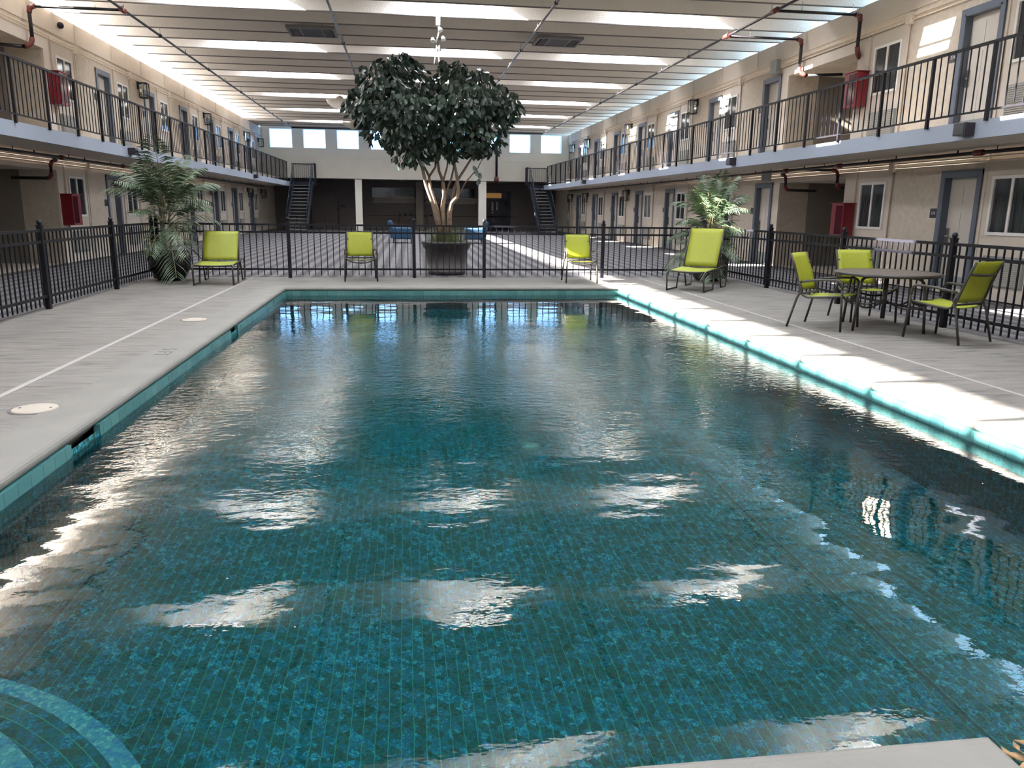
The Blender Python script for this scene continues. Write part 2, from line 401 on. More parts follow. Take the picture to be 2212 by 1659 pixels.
# ------------------------------------------------------------------ dimensions
XL, XR = -7.93, 9.66            # room side walls
YN, YB, YR = -13.0, 47.3, 51.0  # near wall, far upper wall, back of the far recess
ZF = -.02                       # carpet level (deck is 0)
ZS, ZU = 2.45, 2.69             # walkway slab underside / top
ZW, ZT = 5.62, 6.14             # wall top = beam underside / roof deck underside
EL, ER = -6.35, 8.05            # walkway edges
PX0, PX1, PY0, PY1 = -2.08, 3.87, 1.71, 14.05   # pool
ZWAT = -.14
BEAM0, BSTEP = 19.23, 1.227
ORD = ['nearest','second','third','fourth','fifth','sixth','seventh','eighth','ninth','tenth','eleventh','twelfth','thirteenth','fourteenth']

def wall_grid(mb, P, u0, u1, v0, v1, ops, back=True):
    """P(u,v,d) gives a point at depth d behind the face; ops: (u0,u1,v0,v1,depth,closed)"""
    us = sorted({u0, u1, *[a for o in ops for a in o[:2]]}); vs = sorted({v0, v1, *[a for o in ops for a in o[2:4]]})
    for i in range(len(us)-1):
        for j in range(len(vs)-1):
            cu, cv = (us[i]+us[i+1])/2, (vs[j]+vs[j+1])/2
            if any(o[0] < cu < o[1] and o[2] < cv < o[3] for o in ops): continue
            mb.face([P(us[i],vs[j],0), P(us[i+1],vs[j],0), P(us[i+1],vs[j+1],0), P(us[i],vs[j+1],0)])
    for a, b_, c, d, dep, closed in ops:
        q = [(a,c),(b_,c),(b_,d),(a,d)]
        for k in range(4):
            (ua,va),(ub,vb) = q[k], q[(k+1)%4]
            mb.face([P(ua,va,0), P(ub,vb,0), P(ub,vb,dep), P(ua,va,dep)])
        if closed: mb.face([P(u_,v_,dep) for u_, v_ in q])

# ------------------------------------------------------------------ room shell
fl = MB()
for x0, y0, x1, y1 in ((-12,YN-1,-4.83,YR+.2),(6.76,YN-1,13.5,YR+.2),(-4.83,16.10,6.76,YR+.2),(-4.83,YN-1,6.76,-1.5)):
    fl.box(x0, y0, ZF-.1, x1, y1, ZF)
struct(fl.build('floor', M['carpet']))

LW = [20.85+3.94*k for k in range(-9, 7)]     # window centres, left
LD = [w-1.40 for w in LW] ; LD = [23.4,27.3,31.25,35.3,39.2,43.3,47.45-.2] + [23.4-3.94*k for k in range(2,9)]
RW = [11.70+3.875*k for k in range(-6, 10) if k != 2]
RD = [12.95+3.887*k for k in range(-6, 9) if k != 1]
LD = [d for d in LD if not 16.2 < d < 20.2 and YN+1 < d < 46.4]; LW = [w for w in LW if not 16.2 < w < 20.2 and YN+1 < w < 46.4]
RD = [d for d in RD if YN+1 < d < 46.6]; RW = [w for w in RW if YN+1 < w < 46.9]
ALC = (16.62, 19.74)
FLOORS = (0.0, ZU)
def side_wall(name, X, sg, doors):
    mb = MB(); P = lambda u, v, d: (X + sg*d, u, v)
    ops = []
    for z in FLOORS:
        ops += [(d-.47, d+.47, z, z+2.08, .15, False) for d in doors]
    ops += [(ALC[0], ALC[1], 0, 2.115, 2.6, True), (ALC[0], ALC[1], ZU, 4.72, 2.6, True)]
    wall_grid(mb, P, YN, YR, 0, ZW, ops)
    mb.face([P(YN,ZW,0), P(YR,ZW,0), P(YR,ZW,.4), P(YN,ZW,.4)])
    # solid back so no daylight leaks through behind the wall
    mb.face([P(YN,-.1,.4), P(ALC[0],-.1,.4), P(ALC[0],ZW,.4), P(YN,ZW,.4)])
    mb.face([P(ALC[1],-.1,.4), P(YR,-.1,.4), P(YR,ZW,.4), P(ALC[1],ZW,.4)])
    mb.face([P(ALC[0],4.72,.4), P(ALC[1],4.72,.4), P(ALC[1],ZW,.4), P(ALC[0],ZW,.4)])
    return struct(mb.build(name, M['stucco']))
side_wall('wall_left', XL, -1, LD)
side_wall('wall_right', XR, 1, RD)

# smooth header band along the top of each side wall, with joints, and smooth panels round the windows
def side_trim(side, X, sg, wins, doors):
    k = 1
    for z0, z1, dp, nm in ((5.16, ZW-.002, .035, 'header'),):
        struct(box(f'trim_{nm}_{side}', M['header'], min(X, X-sg*dp), YN+.1, z0, max(X, X-sg*dp), YB-.05, z1))
    mb = MB()
    for y in [BEAM0 + BSTEP*2*j for j in range(-12, 12)]:
        a = X - sg*.035
        mb.box(min(a, a-sg*.012), y-.02, 5.18, max(a, a-sg*.012), y+.02, ZW-.004)
    struct(mb.build(f'trim_joint_{side}', M['header']))
    for z in FLOORS:
        for w in wins:
            if w < 6: continue
            a = X - sg*.015
            o = MB().box(min(X,a), w-.58, z+.0, max(X,a), w+.62, z+2.26)
            for yy in (w-.60, w+.64): o.box(min(X,X-sg*.035), yy-.022, z, max(X,X-sg*.035), yy+.022, z+2.40)
            struct(o.build(f'trim_{k}_{side}', M['smooth_wall'])); k += 1
    # piers and beams round the alcove
    for z0, zt in ((0, 2.115), (ZU, 4.72)):
        a = X - sg*.05
        for y0, y1 in ((ALC[0]-.42, ALC[0]), (ALC[1], ALC[1]+.30)):
            struct(box(f'pillar_{side}', M['smooth_wall'], min(X,a), y0, z0, max(X,a), y1, zt))
        struct(box(f'beam_{side}', M['smooth_wall'], min(X,a), ALC[0]-.42, zt, max(X,a), ALC[1]+.30, zt+.09 if z0 == 0 else 4.94))
side_trim('left', XL, -1, LW, LD); side_trim('right', XR, 1, RW, RD)

# alcove inner lining (darker colour deep inside)
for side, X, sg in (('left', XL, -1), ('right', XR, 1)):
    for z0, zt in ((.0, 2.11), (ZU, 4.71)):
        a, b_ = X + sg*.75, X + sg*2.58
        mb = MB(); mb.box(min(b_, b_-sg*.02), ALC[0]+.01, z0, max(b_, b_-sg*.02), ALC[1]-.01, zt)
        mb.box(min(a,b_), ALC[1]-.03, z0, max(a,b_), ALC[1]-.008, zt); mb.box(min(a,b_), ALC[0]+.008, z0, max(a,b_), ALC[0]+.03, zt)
        struct(mb.build(f'wall_alcove_{side}', paint('alcove_lining', (.20,.175,.15), .8, .05, 1)))

# far wall above the recess, with eight windows
wx = [-6.85, -5.0, -3.14, -1.25, 3.0, 4.87, 6.76, 8.62]
mb = MB(); P = lambda u, v, d: (u, YB + d, v)
wall_grid(mb, P, XL, XR, 2.91, ZT, [(x-.61, x+.61, 4.57, 5.585, .22, False) for x in wx])
struct(mb.build('wall_back', M['back_wall']))
for i, x in enumerate(wx):
    o = MB().face([(x-.61,YB+.2,4.57),(x+.61,YB+.2,4.57),(x+.61,YB+.2,5.585),(x-.61,YB+.2,5.585)])
    mb = MB(); mb.face([(x-.61,YB+.2,4.57),(x+.61,YB+.2,4.57),(x+.61,YB+.2,5.585),(x-.61,YB+.2,5.585)])
    w = struct(mb.build(f'window_{i+1}', M['window_sky']))
    fr = MB()
    for a in ((x-.61,4.57,x+.61,4.59),(x-.61,5.565,x+.61,5.585),(x-.61,4.59,x-.59,5.565),(x+.59,4.59,x+.61,5.565)):
        fr.box(a[0], YB+.17, a[1], a[2], YB+.199, a[3])
    fr.build('window_frame', M['white'], w)
struct(box('trim_ledge', M['back_wall'], XL+.01, YB-.03, 4.06, XR-.01, YB-.001, 4.09))
# soffit, recess
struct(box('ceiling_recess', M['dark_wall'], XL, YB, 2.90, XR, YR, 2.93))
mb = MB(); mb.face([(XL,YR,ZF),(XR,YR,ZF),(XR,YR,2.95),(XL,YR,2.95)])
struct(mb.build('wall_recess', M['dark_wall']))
for i, (x0, x1) in enumerate(((-2.82,-2.44),(4.34,4.79))):
    mb = MB().box(x0, YB+.02, ZF, x1, YB+.42, 2.90); mb.box(x0-.02, YB, 2.55, x1+.02, YB+.44, 2.58)
    struct(mb.build('column', M['back_wall']))
# near closing wall (behind the viewer) with windows like the far ones
mb = MB(); P = lambda u, v, d: (u, YN - d, v)
wall_grid(mb, P, XL, XR, 0, ZT, [(x-.61, x+.61, 4.57, 5.585, .22, False) for x in wx])
struct(mb.build('wall_front', M['back_wall']))
for i, x in enumerate(wx):
    mb = MB(); mb.face([(x-.61,YN-.2,4.57),(x+.61,YN-.2,4.57),(x+.61,YN-.2,5.585),(x-.61,YN-.2,5.585)])
    struct(mb.build(f'window_{i+9}', M['window_sky']))

# roof deck with skylight openings every fourth bay, in three ranks
mb = MB(); P = lambda u, v, d: (u, v, ZT + d)
SKX = [(-4.62,-3.16), (.38,1.84), (5.36,6.82)]
bays = [k for k in range(-24, 23) if (k % 4) == 0]
ops = []
for k in bays:
    y1 = BEAM0 + BSTEP*k - .04; y0 = y1 - BSTEP + .22
    if y0 < YN+.3 or y1 > YB-.3: continue
    ops += [(a, b_, y0, y1, .22, False) for a, b_ in SKX]
wall_grid(mb, P, XL-.42, XR+.42, YN-.3, YB+.3, ops)
struct(mb.build('ceiling', M['ceiling']))
for i, (a, b_, y0, y1, d, c) in enumerate(ops):
    mb = MB(); mb.face([(a,y0,ZT+.215),(a,y1,ZT+.215),(b_,y1,ZT+.215),(b_,y0,ZT+.215)])
    struct(mb.build(f'window_skylight_{i+1}', M['skylight']))
# beams
for k in range(-26, 23):
    y = BEAM0 + BSTEP*k
    if y < YN+.1 or y > YB-.2: continue
    bm_ = struct(MB().box(XL-.36, y, ZW+.02, XR+.36, y+.045, ZT).build('ceiling_beam', M['ceiling']))
    MB().box(XL-.36, y-.003, ZW, XR+.36, y+.048, ZW+.02).build('edge_strip', M['beam_edge'], bm_)
# clerestory glass strips above the side walls
for side, X, sg in (('left', XL, -1), ('right', XR, 1)):
    xg = X + sg*.385
    mb = MB(); mb.face([(xg,YN,ZW),(xg,YB,ZW),(xg,YB,ZT),(xg,YN,ZT)])
    w = struct(mb.build(f'window_clerestory_{side}', M['clerestory_' + side]))
    mb = MB()
    for k in range(-26, 24):
        y = BEAM0 + BSTEP*k
        for dy in (.35, .82): mb.box(xg-.02, y+dy-.012, ZW, xg+.02, y+dy+.012, ZT)
    mb.build('mullion', M['smooth_wall'], w)
struct(box('wall_clerestory', M['ceiling'], XL-.39, 42.8, ZW, XL-.37, YB, ZT))
# walkway slabs
for side, X, E_, sg in (('left', XL, EL, 1), ('right', XR, ER, -1)):
    x0, x1 = min(X, E_), max(X, E_)
    s_ = struct(box(f'floor_walkway_{side}', M['soffit'], x0, YN, ZS, x1, YB-.02, ZU-.003))
    e0, e1 = sorted((E_, E_+sg*.03))
    box('fascia', M['fascia'], e0, YN, ZS-.012, e1, YB-1.1, ZU, parent=s_)
    struct(box(f'baseboard_{side}', M['smooth_wall'], *( (X, YN, 0, X+.012, ALC[0]-.45, .1) if side == 'left' else (X-.012, YN, 0, X, ALC[0]-.45, .1))))

# ------------------------------------------------------------------ doors and windows of the rooms
def side_pt(X, sg):      # local frame: +x points into the courtyard
    return Matrix.Translation((X,0,0)) @ Matrix.Diagonal((-sg,1,1,1))
def make_door(n, X, sg, d, z):
    def b(x0,y0,z0,x1,y1,z1): 
        a, c = X - sg*x0, X - sg*x1
        return (min(a,c), y0, z0, max(a,c), y1, z1)
    leaf = MB().box(*b(-.15, d-.46, z+.012, -.11, d+.46, z+2.075))
    root = struct(leaf.build(f'door_{n}', M['door']))
    pan = MB()
    for (y0, y1) in ((d-.33, d-.06), (d+.06, d+.33)):
        for (z0, z1) in ((.22,.78),(.92,1.42),(1.56,1.90)):
            pan.box(*b(-.11, y0, z+z0, -.104, y1, z+z1))
    pan.build('door_panel', M['door'], root)
    fr = MB()
    fr.box(*b(-.148, d-.468, z, .03, d-.405, z+2.075)); fr.box(*b(-.148, d+.405, z, .03, d+.468, z+2.075)); fr.box(*b(-.148, d-.468, z+2.015, .03, d+.468, z+2.078))
    fr.box(*b(.001, d-.52, z, .032, d-.44, z+2.13)); fr.box(*b(.001, d+.44, z, .032, d+.52, z+2.13)); fr.box(*b(.001, d-.52, z+2.05, .033, d+.52, z+2.14))
    fr.build('door_frame', M['frame_blue'], root)
    kick = MB().box(*b(-.10, d-.40, z+.02, -.095, d+.40, z+.30)); kick.build('kick_plate', M['grey_box'], root)
    yl = d + .33 if sg > 0 else d - .33
    lk = MB().box(*b(-.11, yl-.04, z+.86, -.085, yl+.04, z+1.14))
    lk.build('lock_plate', M['chrome'], root)
    hd = MB().box(*b(-.085, yl-.015, z+.985, -.045, yl+.015, z+1.015)); hd.box(*b(-.055, yl-.11 if sg > 0 else yl-.015, z+.988, -.04, yl+.015 if sg > 0 else yl+.11, z+1.012))
    hd.build('handle', M['chrome'], root)
def make_window(n, X, sg, w, z, hw=.46):
    def b(x0,y0,z0,x1,y1,z1):
        a, c = X - sg*x0, X - sg*x1
        return (min(a,c), y0, z0, max(a,c), y1, z1)
    z0, z1 = z+1.06, z+2.01
    root = struct(MB().box(*b(.016, w-hw+.04, z0+.04, .024, w+hw-.04, z1-.04)).build(f'window_{n}', M['curtain']))
    fr = MB()
    for q in ((w-hw,z0,w-hw+.05,z1),(w+hw-.05,z0,w+hw,z1),(w-hw+.05,z0,w+hw-.05,z0+.05),(w-hw+.05,z1-.05,w+hw-.05,z1)):
        fr.box(*b(.016, q[0], q[1], .05, q[2], q[3]))
    fr.build('window_frame', M['white'], root)
    MB().box(*b(.025, w-.022, z0+.05, .046, w+.022, z1-.05)).build('mullion', M['white'], root)
    sh = MB()
    sh.box(*b(.025, w+.03, z0+.05, .034, w+.05, z1-.05)); sh.box(*b(.025, w+hw-.08, z0+.05, .034, w+hw-.055, z1-.05))
    sh.build('sash', M['vent'], root)
n = 20; nd = 1
for X, sg, wins, doors in ((XL,-1,LW,LD),(XR,1,RW,RD)):
    for z in FLOORS:
        for d in sorted(doors):
            if d > 6: make_door(nd, X, sg, d, z); nd += 1
        for w in sorted(wins):
            if w > 6: make_window(n, X, sg, w, z); n += 1

# ------------------------------------------------------------------ repeated fittings on the side walls
LEVEL = {0.0: 'lower', ZU: 'upper'}
def bb(X, sg):
    def b(x0,y0,z0,x1,y1,z1):
        a, c = X - sg*x0, X - sg*x1
        return (min(a,c), y0, z0, max(a,c), y1, z1)
    return b
def ac_unit(X, sg, w, z, side, i):
    b = bb(X, sg); yc = w - .05
    o = empty('air_conditioner', (X - sg*.016, yc, z+.28), 0, f'beige louvred air conditioner grille under the {ORD[i]} window of the {LEVEL[z]} {side} wall', 'air conditioner', f'air conditioner grilles on the {LEVEL[z]} {side} wall')
    inv = Matrix.Translation((-(X - sg*.016), -yc, -(z+.28)))
    def mk(name, boxes, m):
        mb = MB()
        for q in boxes: mb.box(*b(*q), M=inv)
        return mb.build(name, m, o)
    mk('housing', [(.016, yc-.44, z+.24, .075, yc+.44, z+.72)], M['grey_box'])
    mk('louvre', [(.075, yc-.41, z+.27+.034*k, .090, yc+.41, z+.285+.034*k) for k in range(13)], M['grille'])
for side, X, sg, wins in (('left',XL,-1,LW),('right',XR,1,RW)):
    for z in FLOORS:
        for i, w in enumerate(sorted(v for v in wins if v > (18 if side == 'left' else 11))): ac_unit(X, sg, w, z, side, i)

def lantern(X, sg, y, z, side, lev, i, warm=False):
    o = empty('wall_lantern', (X, y, z), 0, f'black box lantern with clear glass on the {lev} {side} wall, {ORD[i]} one along', 'lantern', f'wall lanterns on the {lev} {side} wall')
    s_ = -sg
    br = MB().box(min(0,s_*.03), -.07, -.10, max(0,s_*.03), .07, .12); br.box(min(s_*.03,s_*.10), -.025, .06, max(s_*.03,s_*.10), .025, .10)
    br.build('bracket', M['black'], o)
    x0, x1 = sorted((s_*.06, s_*.30))
    fr = MB()
    for xx in (x0, x1-.018):
        for yy in (-.12, .102): fr.box(xx, yy, -.34, xx+.018, yy+.018, .06)
    fr.box(x0, -.12, .06, x1, .12, .085); fr.box(x0, -.12, -.36, x1, -.102, -.34); fr.box(x0, .102, -.36, x1, .12, -.34); fr.box(x0, -.102, -.36, x0+.018, .102, -.34); fr.box(x1-.018, -.102, -.36, x1, .102, -.34)
    fr.build('cage', M['black'], o)
    MB().box(x0+.02, -.098, -.335, x1-.02, .098, .055).build('glass', M['glass'], o)
    bl = MB().lathe([(.012,.055),(.014,.0),(.03,-.04),(.032,-.07),(.02,-.11),(.004,-.12)], ((x0+x1)/2,0,0), 10)
    bl.build('bulb', M['white'], o)
for side, X, sg in (('left',XL,-1),('right',XR,1)):
    for lev, z in (('lower', 2.12), ('upper', 4.86)):
        ys = [26.3, 34.3, 42.4, 46.3] if side == 'left' else ([33.95, 41.8, 45.7] if lev == 'lower' else [26.2, 33.95, 41.8, 45.6])
        for i, y in enumerate(ys): lantern(X, sg, y, z, side, lev, i)

def text_obj(s, size, m, parent=None, name='lettering', ext=.002):
    c = bpy.data.curves.new(name, 'FONT'); c.body = s; c.size = size; c.extrude = ext; c.align_x = 'CENTER'; c.align_y = 'CENTER'
    c.materials.append(m); o = bpy.data.objects.new(name, c); col.objects.link(o)
    me = bpy.data.meshes.new_from_object(o.evaluated_get(bpy.context.evaluated_depsgraph_get())); bpy.data.objects.remove(o)
    me.materials.clear(); me.materials.append(m)
    o = bpy.data.objects.new(name, me); col.objects.link(o)
    if parent: o.parent = parent
    return o
def plaque(X, sg, y, z, side, i, num=None):
    lev = LEVEL[z]
    lab = f'dark room number plate reading {num} beside the nearest door of the {lev} {side} wall' if num else f'small dark room number plate beside the {ORD[i]} door of the {lev} {side} wall'
    o = empty('room_sign', (X, y, z+1.40), 0, lab, 'sign', f'room number plates on the {lev} {side} wall')
    s_ = -sg
    MB().box(min(.001*s_,s_*.012), -.105, -.085, max(.001*s_,s_*.012), .105, .085).build('plate', M['sign_dark'], o)
    if num:
        t_ = text_obj(num, .080, M['sign_white'], o); t_.location = (s_*.0135, .015, .0)
        t_.rotation_euler = (R(90), 0, R(-90) if s_ < 0 else R(90))
for side, X, sg, doors in (('left',XL,-1,LD),('right',XR,1,RD)):
    for z in FLOORS:
        for i, d in enumerate(sorted(v for v in doors if v > (20 if side == 'left' else 12))):
            plaque(X, sg, d + (.63 if sg > 0 else -.63), z, side, i, {0.0:'134', ZU:'234'}[z] if (side == 'right' and i == 0) else None)

def fire_cabinet(X, sg, y, z, side, lev):
    o = empty('fire_cabinet', (X - sg*.05, y, z), 0, f'red fire extinguisher cabinet on the {lev} {side} pier beside the alcove', 'fire cabinet')
    s_ = -sg; x1 = s_*.26
    MB().box(min(0,x1), -.24, 0, max(0,x1), .24, .70).build('cabinet_body', M['cabinet_red'], o, .01)
    MB().box(*sorted((x1, x1+s_*.008))[:1], -.21, .05, sorted((x1, x1+s_*.008))[1], .05, .66).build('window_pane', M['cabinet_dark'], o)
    MB().box(min(0,x1)-.02, -.26, .70, max(0,x1)+.02, .26, .715).build('top_lip', M['cabinet_red'], o)
for side, X, sg, y in (('left',XL,-1,20.02),('right',XR,1,16.38)):
    for lev, z in (('lower', .88), ('upper', 3.56)): fire_cabinet(X, sg, y, z, side, lev)

# conduits high on both walls with junction boxes and drops
for side, X, sg, wins in (('left',XL,-1,LW),('right',XR,1,RW)):
    for lev, za in (('upper', 5.06), ('lower', 2.33)):
        o = empty('conduit_run', (X, 0, 0), 0, f'pair of painted electrical conduits running along the {lev} {side} wall', 'conduit')
        s_ = -sg
        for dz in (0, -.075):
            p = MB().tube([(s_*.05, YN+.5, za+dz), (s_*.05, YB-.4, za+dz)], .016, 8); p.build('pipe', M['conduit'], o)
        for w in sorted(wins):
            if w < 8: continue
            yy = w - .66 if sg > 0 else w + .68
            MB().box(min(.002*s_, s_*.11), yy-.07, za-.15, max(.002*s_, s_*.11), yy+.07, za+.05).build('junction_box', M['conduit'], o)
            MB().tube([(s_*.04, yy, za-.15), (s_*.04, yy+.02, za-.35), (s_*.03, yy+.02, za-2.0 if lev == 'upper' else .05)], .012, 6).build('drop_pipe', M['conduit'], o)
for side, X, sg in (('left',XL,-1),('right',XR,1)):
    for lev, z in (('lower',0), ('upper',ZU)):
        if side == 'right':
            b = bb(X, sg); q = b(.072, 20.2, z+2.17, .19, 20.55, z+2.50)
            tag(box('electrical_box', M['grey_box'], *q, bevel=.006), f'grey electrical box above the door by the {lev} right alcove', 'electrical box')
tag(MB().lathe([(.001,.07),(.05,.06),(.07,.02),(.07,-.02),(.055,-.05),(.02,-.07),(.001,-.072)], (XL+.09,20.75,5.40), 14).build('dome_camera', M['black']), 'small black dome camera high on the left wall', 'camera')

# ------------------------------------------------------------------ balcony railings
def railing(side, E_, y0, ph):
    o = empty('balcony_railing', (E_, 0, ZU), 0, f'dark metal balcony railing along the {side} upper walkway', 'railing')
    sp = 1.278; ys = [ph + sp*k for k in range(-8, 40) if 4 < ph + sp*k < 46.0]
    for i, y in enumerate(ys):
        MB().box(-.022, y-.022, -.03, .022, y+.022, .995).build('post', M['rail'], o)
        if i+1 < len(ys):
            y1 = ys[i+1]; mb = MB()
            mb.box(-.014, y+.022, .10, .014, y1-.022, .125)
            for k in range(1, 8):
                yy = y + (y1-y)*k/8; mb.box(-.007, yy-.007, .125, .007, yy+.007, .985)
            mb.build('baluster_panel', M['rail'], o)
    MB().box(-.026, ys[0]-.03, .985, .026, ys[-1]+.03, 1.02).build('handrail', M['rail'], o)
    return ys[-1]
railing('left', EL+.053, 4, 14.432); railing('right', ER-.053, 4, 10.403)

# ------------------------------------------------------------------ stairs at the far end
def stairs(side, x0, x1, outer):
    o = empty('staircase', ((x0+x1)/2, 42.6, 0), 0, f'dark steel staircase climbing to the {side} upper walkway', 'staircase')
    hw = (x1-x0)/2; nst = 14; run = .262; rise = ZU/(nst+1)
    for sx in (-hw, hw):
        MB().bar((sx, -.15, .02), (sx, run*nst, ZU-.12), .05, .26).build('stringer', M['stair'], o)
        hr = MB()
        hr.tube([(sx, -.05, .95), (sx, run*nst, ZU+.98)], .022, 6)
        for k in range(0, nst+1, 1):
            hr.box(sx-.008, run*k-.008, rise*k+.1, sx+.008, run*k+.008, rise*k+.98)
        hr.box(sx-.022, -.07, 0, sx+.022, -.03, .96)
        hr.build('handrail', M['stair'], o)
    for k in range(nst):
        MB().box(-hw+.03, run*k, rise*(k+1)-.04, hw-.03, run*k+.28, rise*(k+1)).build('tread', M['tread'], o)
    xa, xb = (-hw-.22, hw+.12) if outer > 0 else (-hw-.12, hw+.22)
    MB().box(xa, run*nst, ZU-.16, xb, 4.66, ZU).build('landing', M['stair'], o)
    lr = MB(); lr.box(xa, 4.60, ZU+.98, xb, 4.64, ZU+1.02); lr.box(xa, 4.60, ZU+.10, xb, 4.64, ZU+.125)
    k = xa
    while k < xb: lr.box(k, 4.61, ZU, k+.016, 4.63, ZU+.98); k += .115
    xs = xb if outer > 0 else xa
    lr.box(min(xs,xs-.03), run*nst, ZU+.98, max(xs,xs-.03), 4.62, ZU+1.02)
    kk = run*nst
    while kk < 4.6: lr.box(xs-.02, kk, ZU, xs-.004, kk+.016, ZU+.98); kk += .115
    lr.build('landing_railing', M['stair'], o)
stairs('left', -6.10, -5.08, 1); stairs('right', 7.22, 8.15, -1)

# ------------------------------------------------------------------ sprinkler pipes
ZP = 5.42; PIPES = []
for i, x in enumerate((-5.88, -1.47, 3.08, 7.63)):
    o = empty('sprinkler_pipe', (x, 0, ZP), 0, 'steel sprinkler pipe under the beams, ' + ('leftmost of the four long runs', 'second of the four long runs from the left wall', 'third of the four long runs from the left wall', 'rightmost of the four long runs')[i], 'sprinkler pipe', 'long ceiling sprinkler runs')
    PIPES.append(o)
    MB().tube([(0,YN+1,0),(0,44.33,0)], .028, 10).build('pipe', M['pipe_shiny'] if i in (1,2) else M['pipe'], o)
    for y in [2 + 4.9*k for k in range(9)]:
        MB().tube([(0,y,.0),(0,y,ZW-ZP)], .006, 6).build('hanger_rod', M['chrome'], o)
        MB().tube([(0,y-.04,0),(0,y+.04,0)], .042, 8).build('coupling', M['pipe'], o)
        MB().tube([(0,y+2.3,-.02),(0,y+2.3,.10)], .012, 6).build('sprinkler_head', M['pipe'], o)
o = empty('sprinkler_crossmain', (0, 44.4, ZP-.02), 0, 'dark sprinkler main crossing in front of the far windows', 'sprinkler pipe')
MB().tube([(-5.84,0,0),(7.59,0,0)], .045, 10).build('pipe', M['pipe'], o)
MB().tube([(5.35,0,0),(5.35,2.0,0),(5.35,2.5,-.2),(5.35,2.62,-.5),(5.35,2.62,-2.25)], .07, 10).build('riser', M['pipe'], o)
MB().lathe([(.05,-.14),(.13,-.1),(.14,0),(.12,.12),(.06,.16)], (5.35,2.62,-2.38), 12).build('bell_fitting', M['red'], o)
def branch(o, X, sg, y, zlow, jog):
    xe = X - sg*.16 - o.location.x; dz = zlow-ZP
    MB().tube([(0,y,0),(xe,y,0)], .03, 10).build('branch_pipe', M['pipe'], o)
    MB().tube([(xe,y,0),(xe,y,dz+.1)], .038, 10).build('drop_pipe', M['pipe'], o)
    MB().tube([(-.02,y-.12,0),(-.02,y+.12,0)], .055, 10).build('tee', M['red'], o)
    MB().tube(arc((xe-sg*.12,y,0),(xe,y,0),(xe,y,-.13),5), .05, 10).build('elbow', M['red'], o)
    MB().tube(arc((xe,y,dz+.14),(xe,y,dz-.02),(xe+sg*.14,y+jog*.10,dz-.06),5), .052, 10).build('elbow', M['red'], o)
    MB().tube([(xe+sg*.12,y+jog*.08,dz-.06),(xe+sg*.9,y+jog*.4,dz-.06)], .036, 10).build('pipe_end', M['pipe'], o)
    for xh in (xe*.3, xe*.9): MB().tube([(xh,y,0),(xh,y,ZW-ZP)], .006, 6).build('hanger_rod', M['chrome'], o)
branch(PIPES[0], XL, -1, 19.0, 4.66, -1); branch(PIPES[3], XR, 1, 16.5, 4.66, 1); branch(PIPES[3], XR, 1, 19.0, 4.66, -1)
for side, X, sg in (('left',XL,-1),('right',XR,1)):
    x = X - sg*.48; z = 2.36
    o = empty('sprinkler_pipe', (x, 0, z), 0, f'black sprinkler pipe with red fittings under the {side} walkway', 'sprinkler pipe')
    MB().tube([(0,YN+1,0),(0,44.5,0)], .03, 10).build('pipe', M['pipe'], o)
    for y in [9 + 2.6*k for k in range(14)]:
        MB().tube([(0,y,0),(0,y,.085)], .008, 6).build('hanger_rod', M['pipe'], o)
        MB().tube([(0,y+.9,-.02),(0,y+.9,.07)], .014, 6).build('sprinkler_head', M['pipe'], o)
    for yj, dirn in ((16.9, 1), (19.35, -1)):
        if side == 'left' and yj < 18: continue
        s_ = sg
        MB().tube([(0,yj+.9*dirn if side=='right' else yj-.9,-.0),(s_*.12,yj+.3*dirn,-.045),(s_*.30,yj,-.05)], .026, 8).build('offset_pipe', M['pipe'], o)
        MB().tube(arc((s_*.28,yj+.05,-.05),(s_*.36,yj-.05,-.05),(s_*.36,yj-.06,-.18),5), .042, 8).build('elbow', M['red'], o)
        MB().tube([(s_*.36,yj-.06,-.16),(s_*.36,yj-.06,-.34)], .034, 8).build('drop_pipe', M['pipe'], o)
        MB().tube(arc((s_*.36,yj-.06,-.32),(s_*.36,yj-.06,-.42),(s_*.46,yj-.06,-.44),5), .044, 8).build('elbow', M['red'], o)
        MB().tube([(s_*.46,yj-.06,-.44),(s_*1.2,yj-.06,-.44)], .034, 8).build('pipe_end', M['pipe'], o)
    for y in ((16.2, 18.6, 12.0) if side == 'right' else (19.0, 22.9)):
        MB().tube([(0,y-.1,0),(0,y+.1,0)], .05, 8).build('coupling', M['red'], o)

# fascia floodlights
for i, (x, y, s_, lab) in enumerate(((EL+.0295,19.95,1,'nearer one on the left walkway edge'),(EL+.0295,35.5,1,'farther one on the left walkway edge'),(ER-.0295,10.75,-1,'nearest one on the right walkway edge'),(ER-.0295,19.0,-1,'middle one on the right walkway edge'),(ER-.0295,35.3,-1,'farthest one on the right walkway edge'))):
    o = empty('fascia_speaker', (x, y, 2.575), 0, f'small dark speaker box, {lab}', 'speaker', 'speaker boxes on the walkway edges')
    h = .075 if i < 2 else .088
    MB().box(min(0,s_*.16), -.125, -h, max(0,s_*.16), .125, h).build('housing', M['sign_dark'], o, .008)
    MB().box(min(s_*.16,s_*.168), -.105, -h+.02, max(s_*.16,s_*.168), .105, h-.02).build('grille', M['vent_dark'], o)

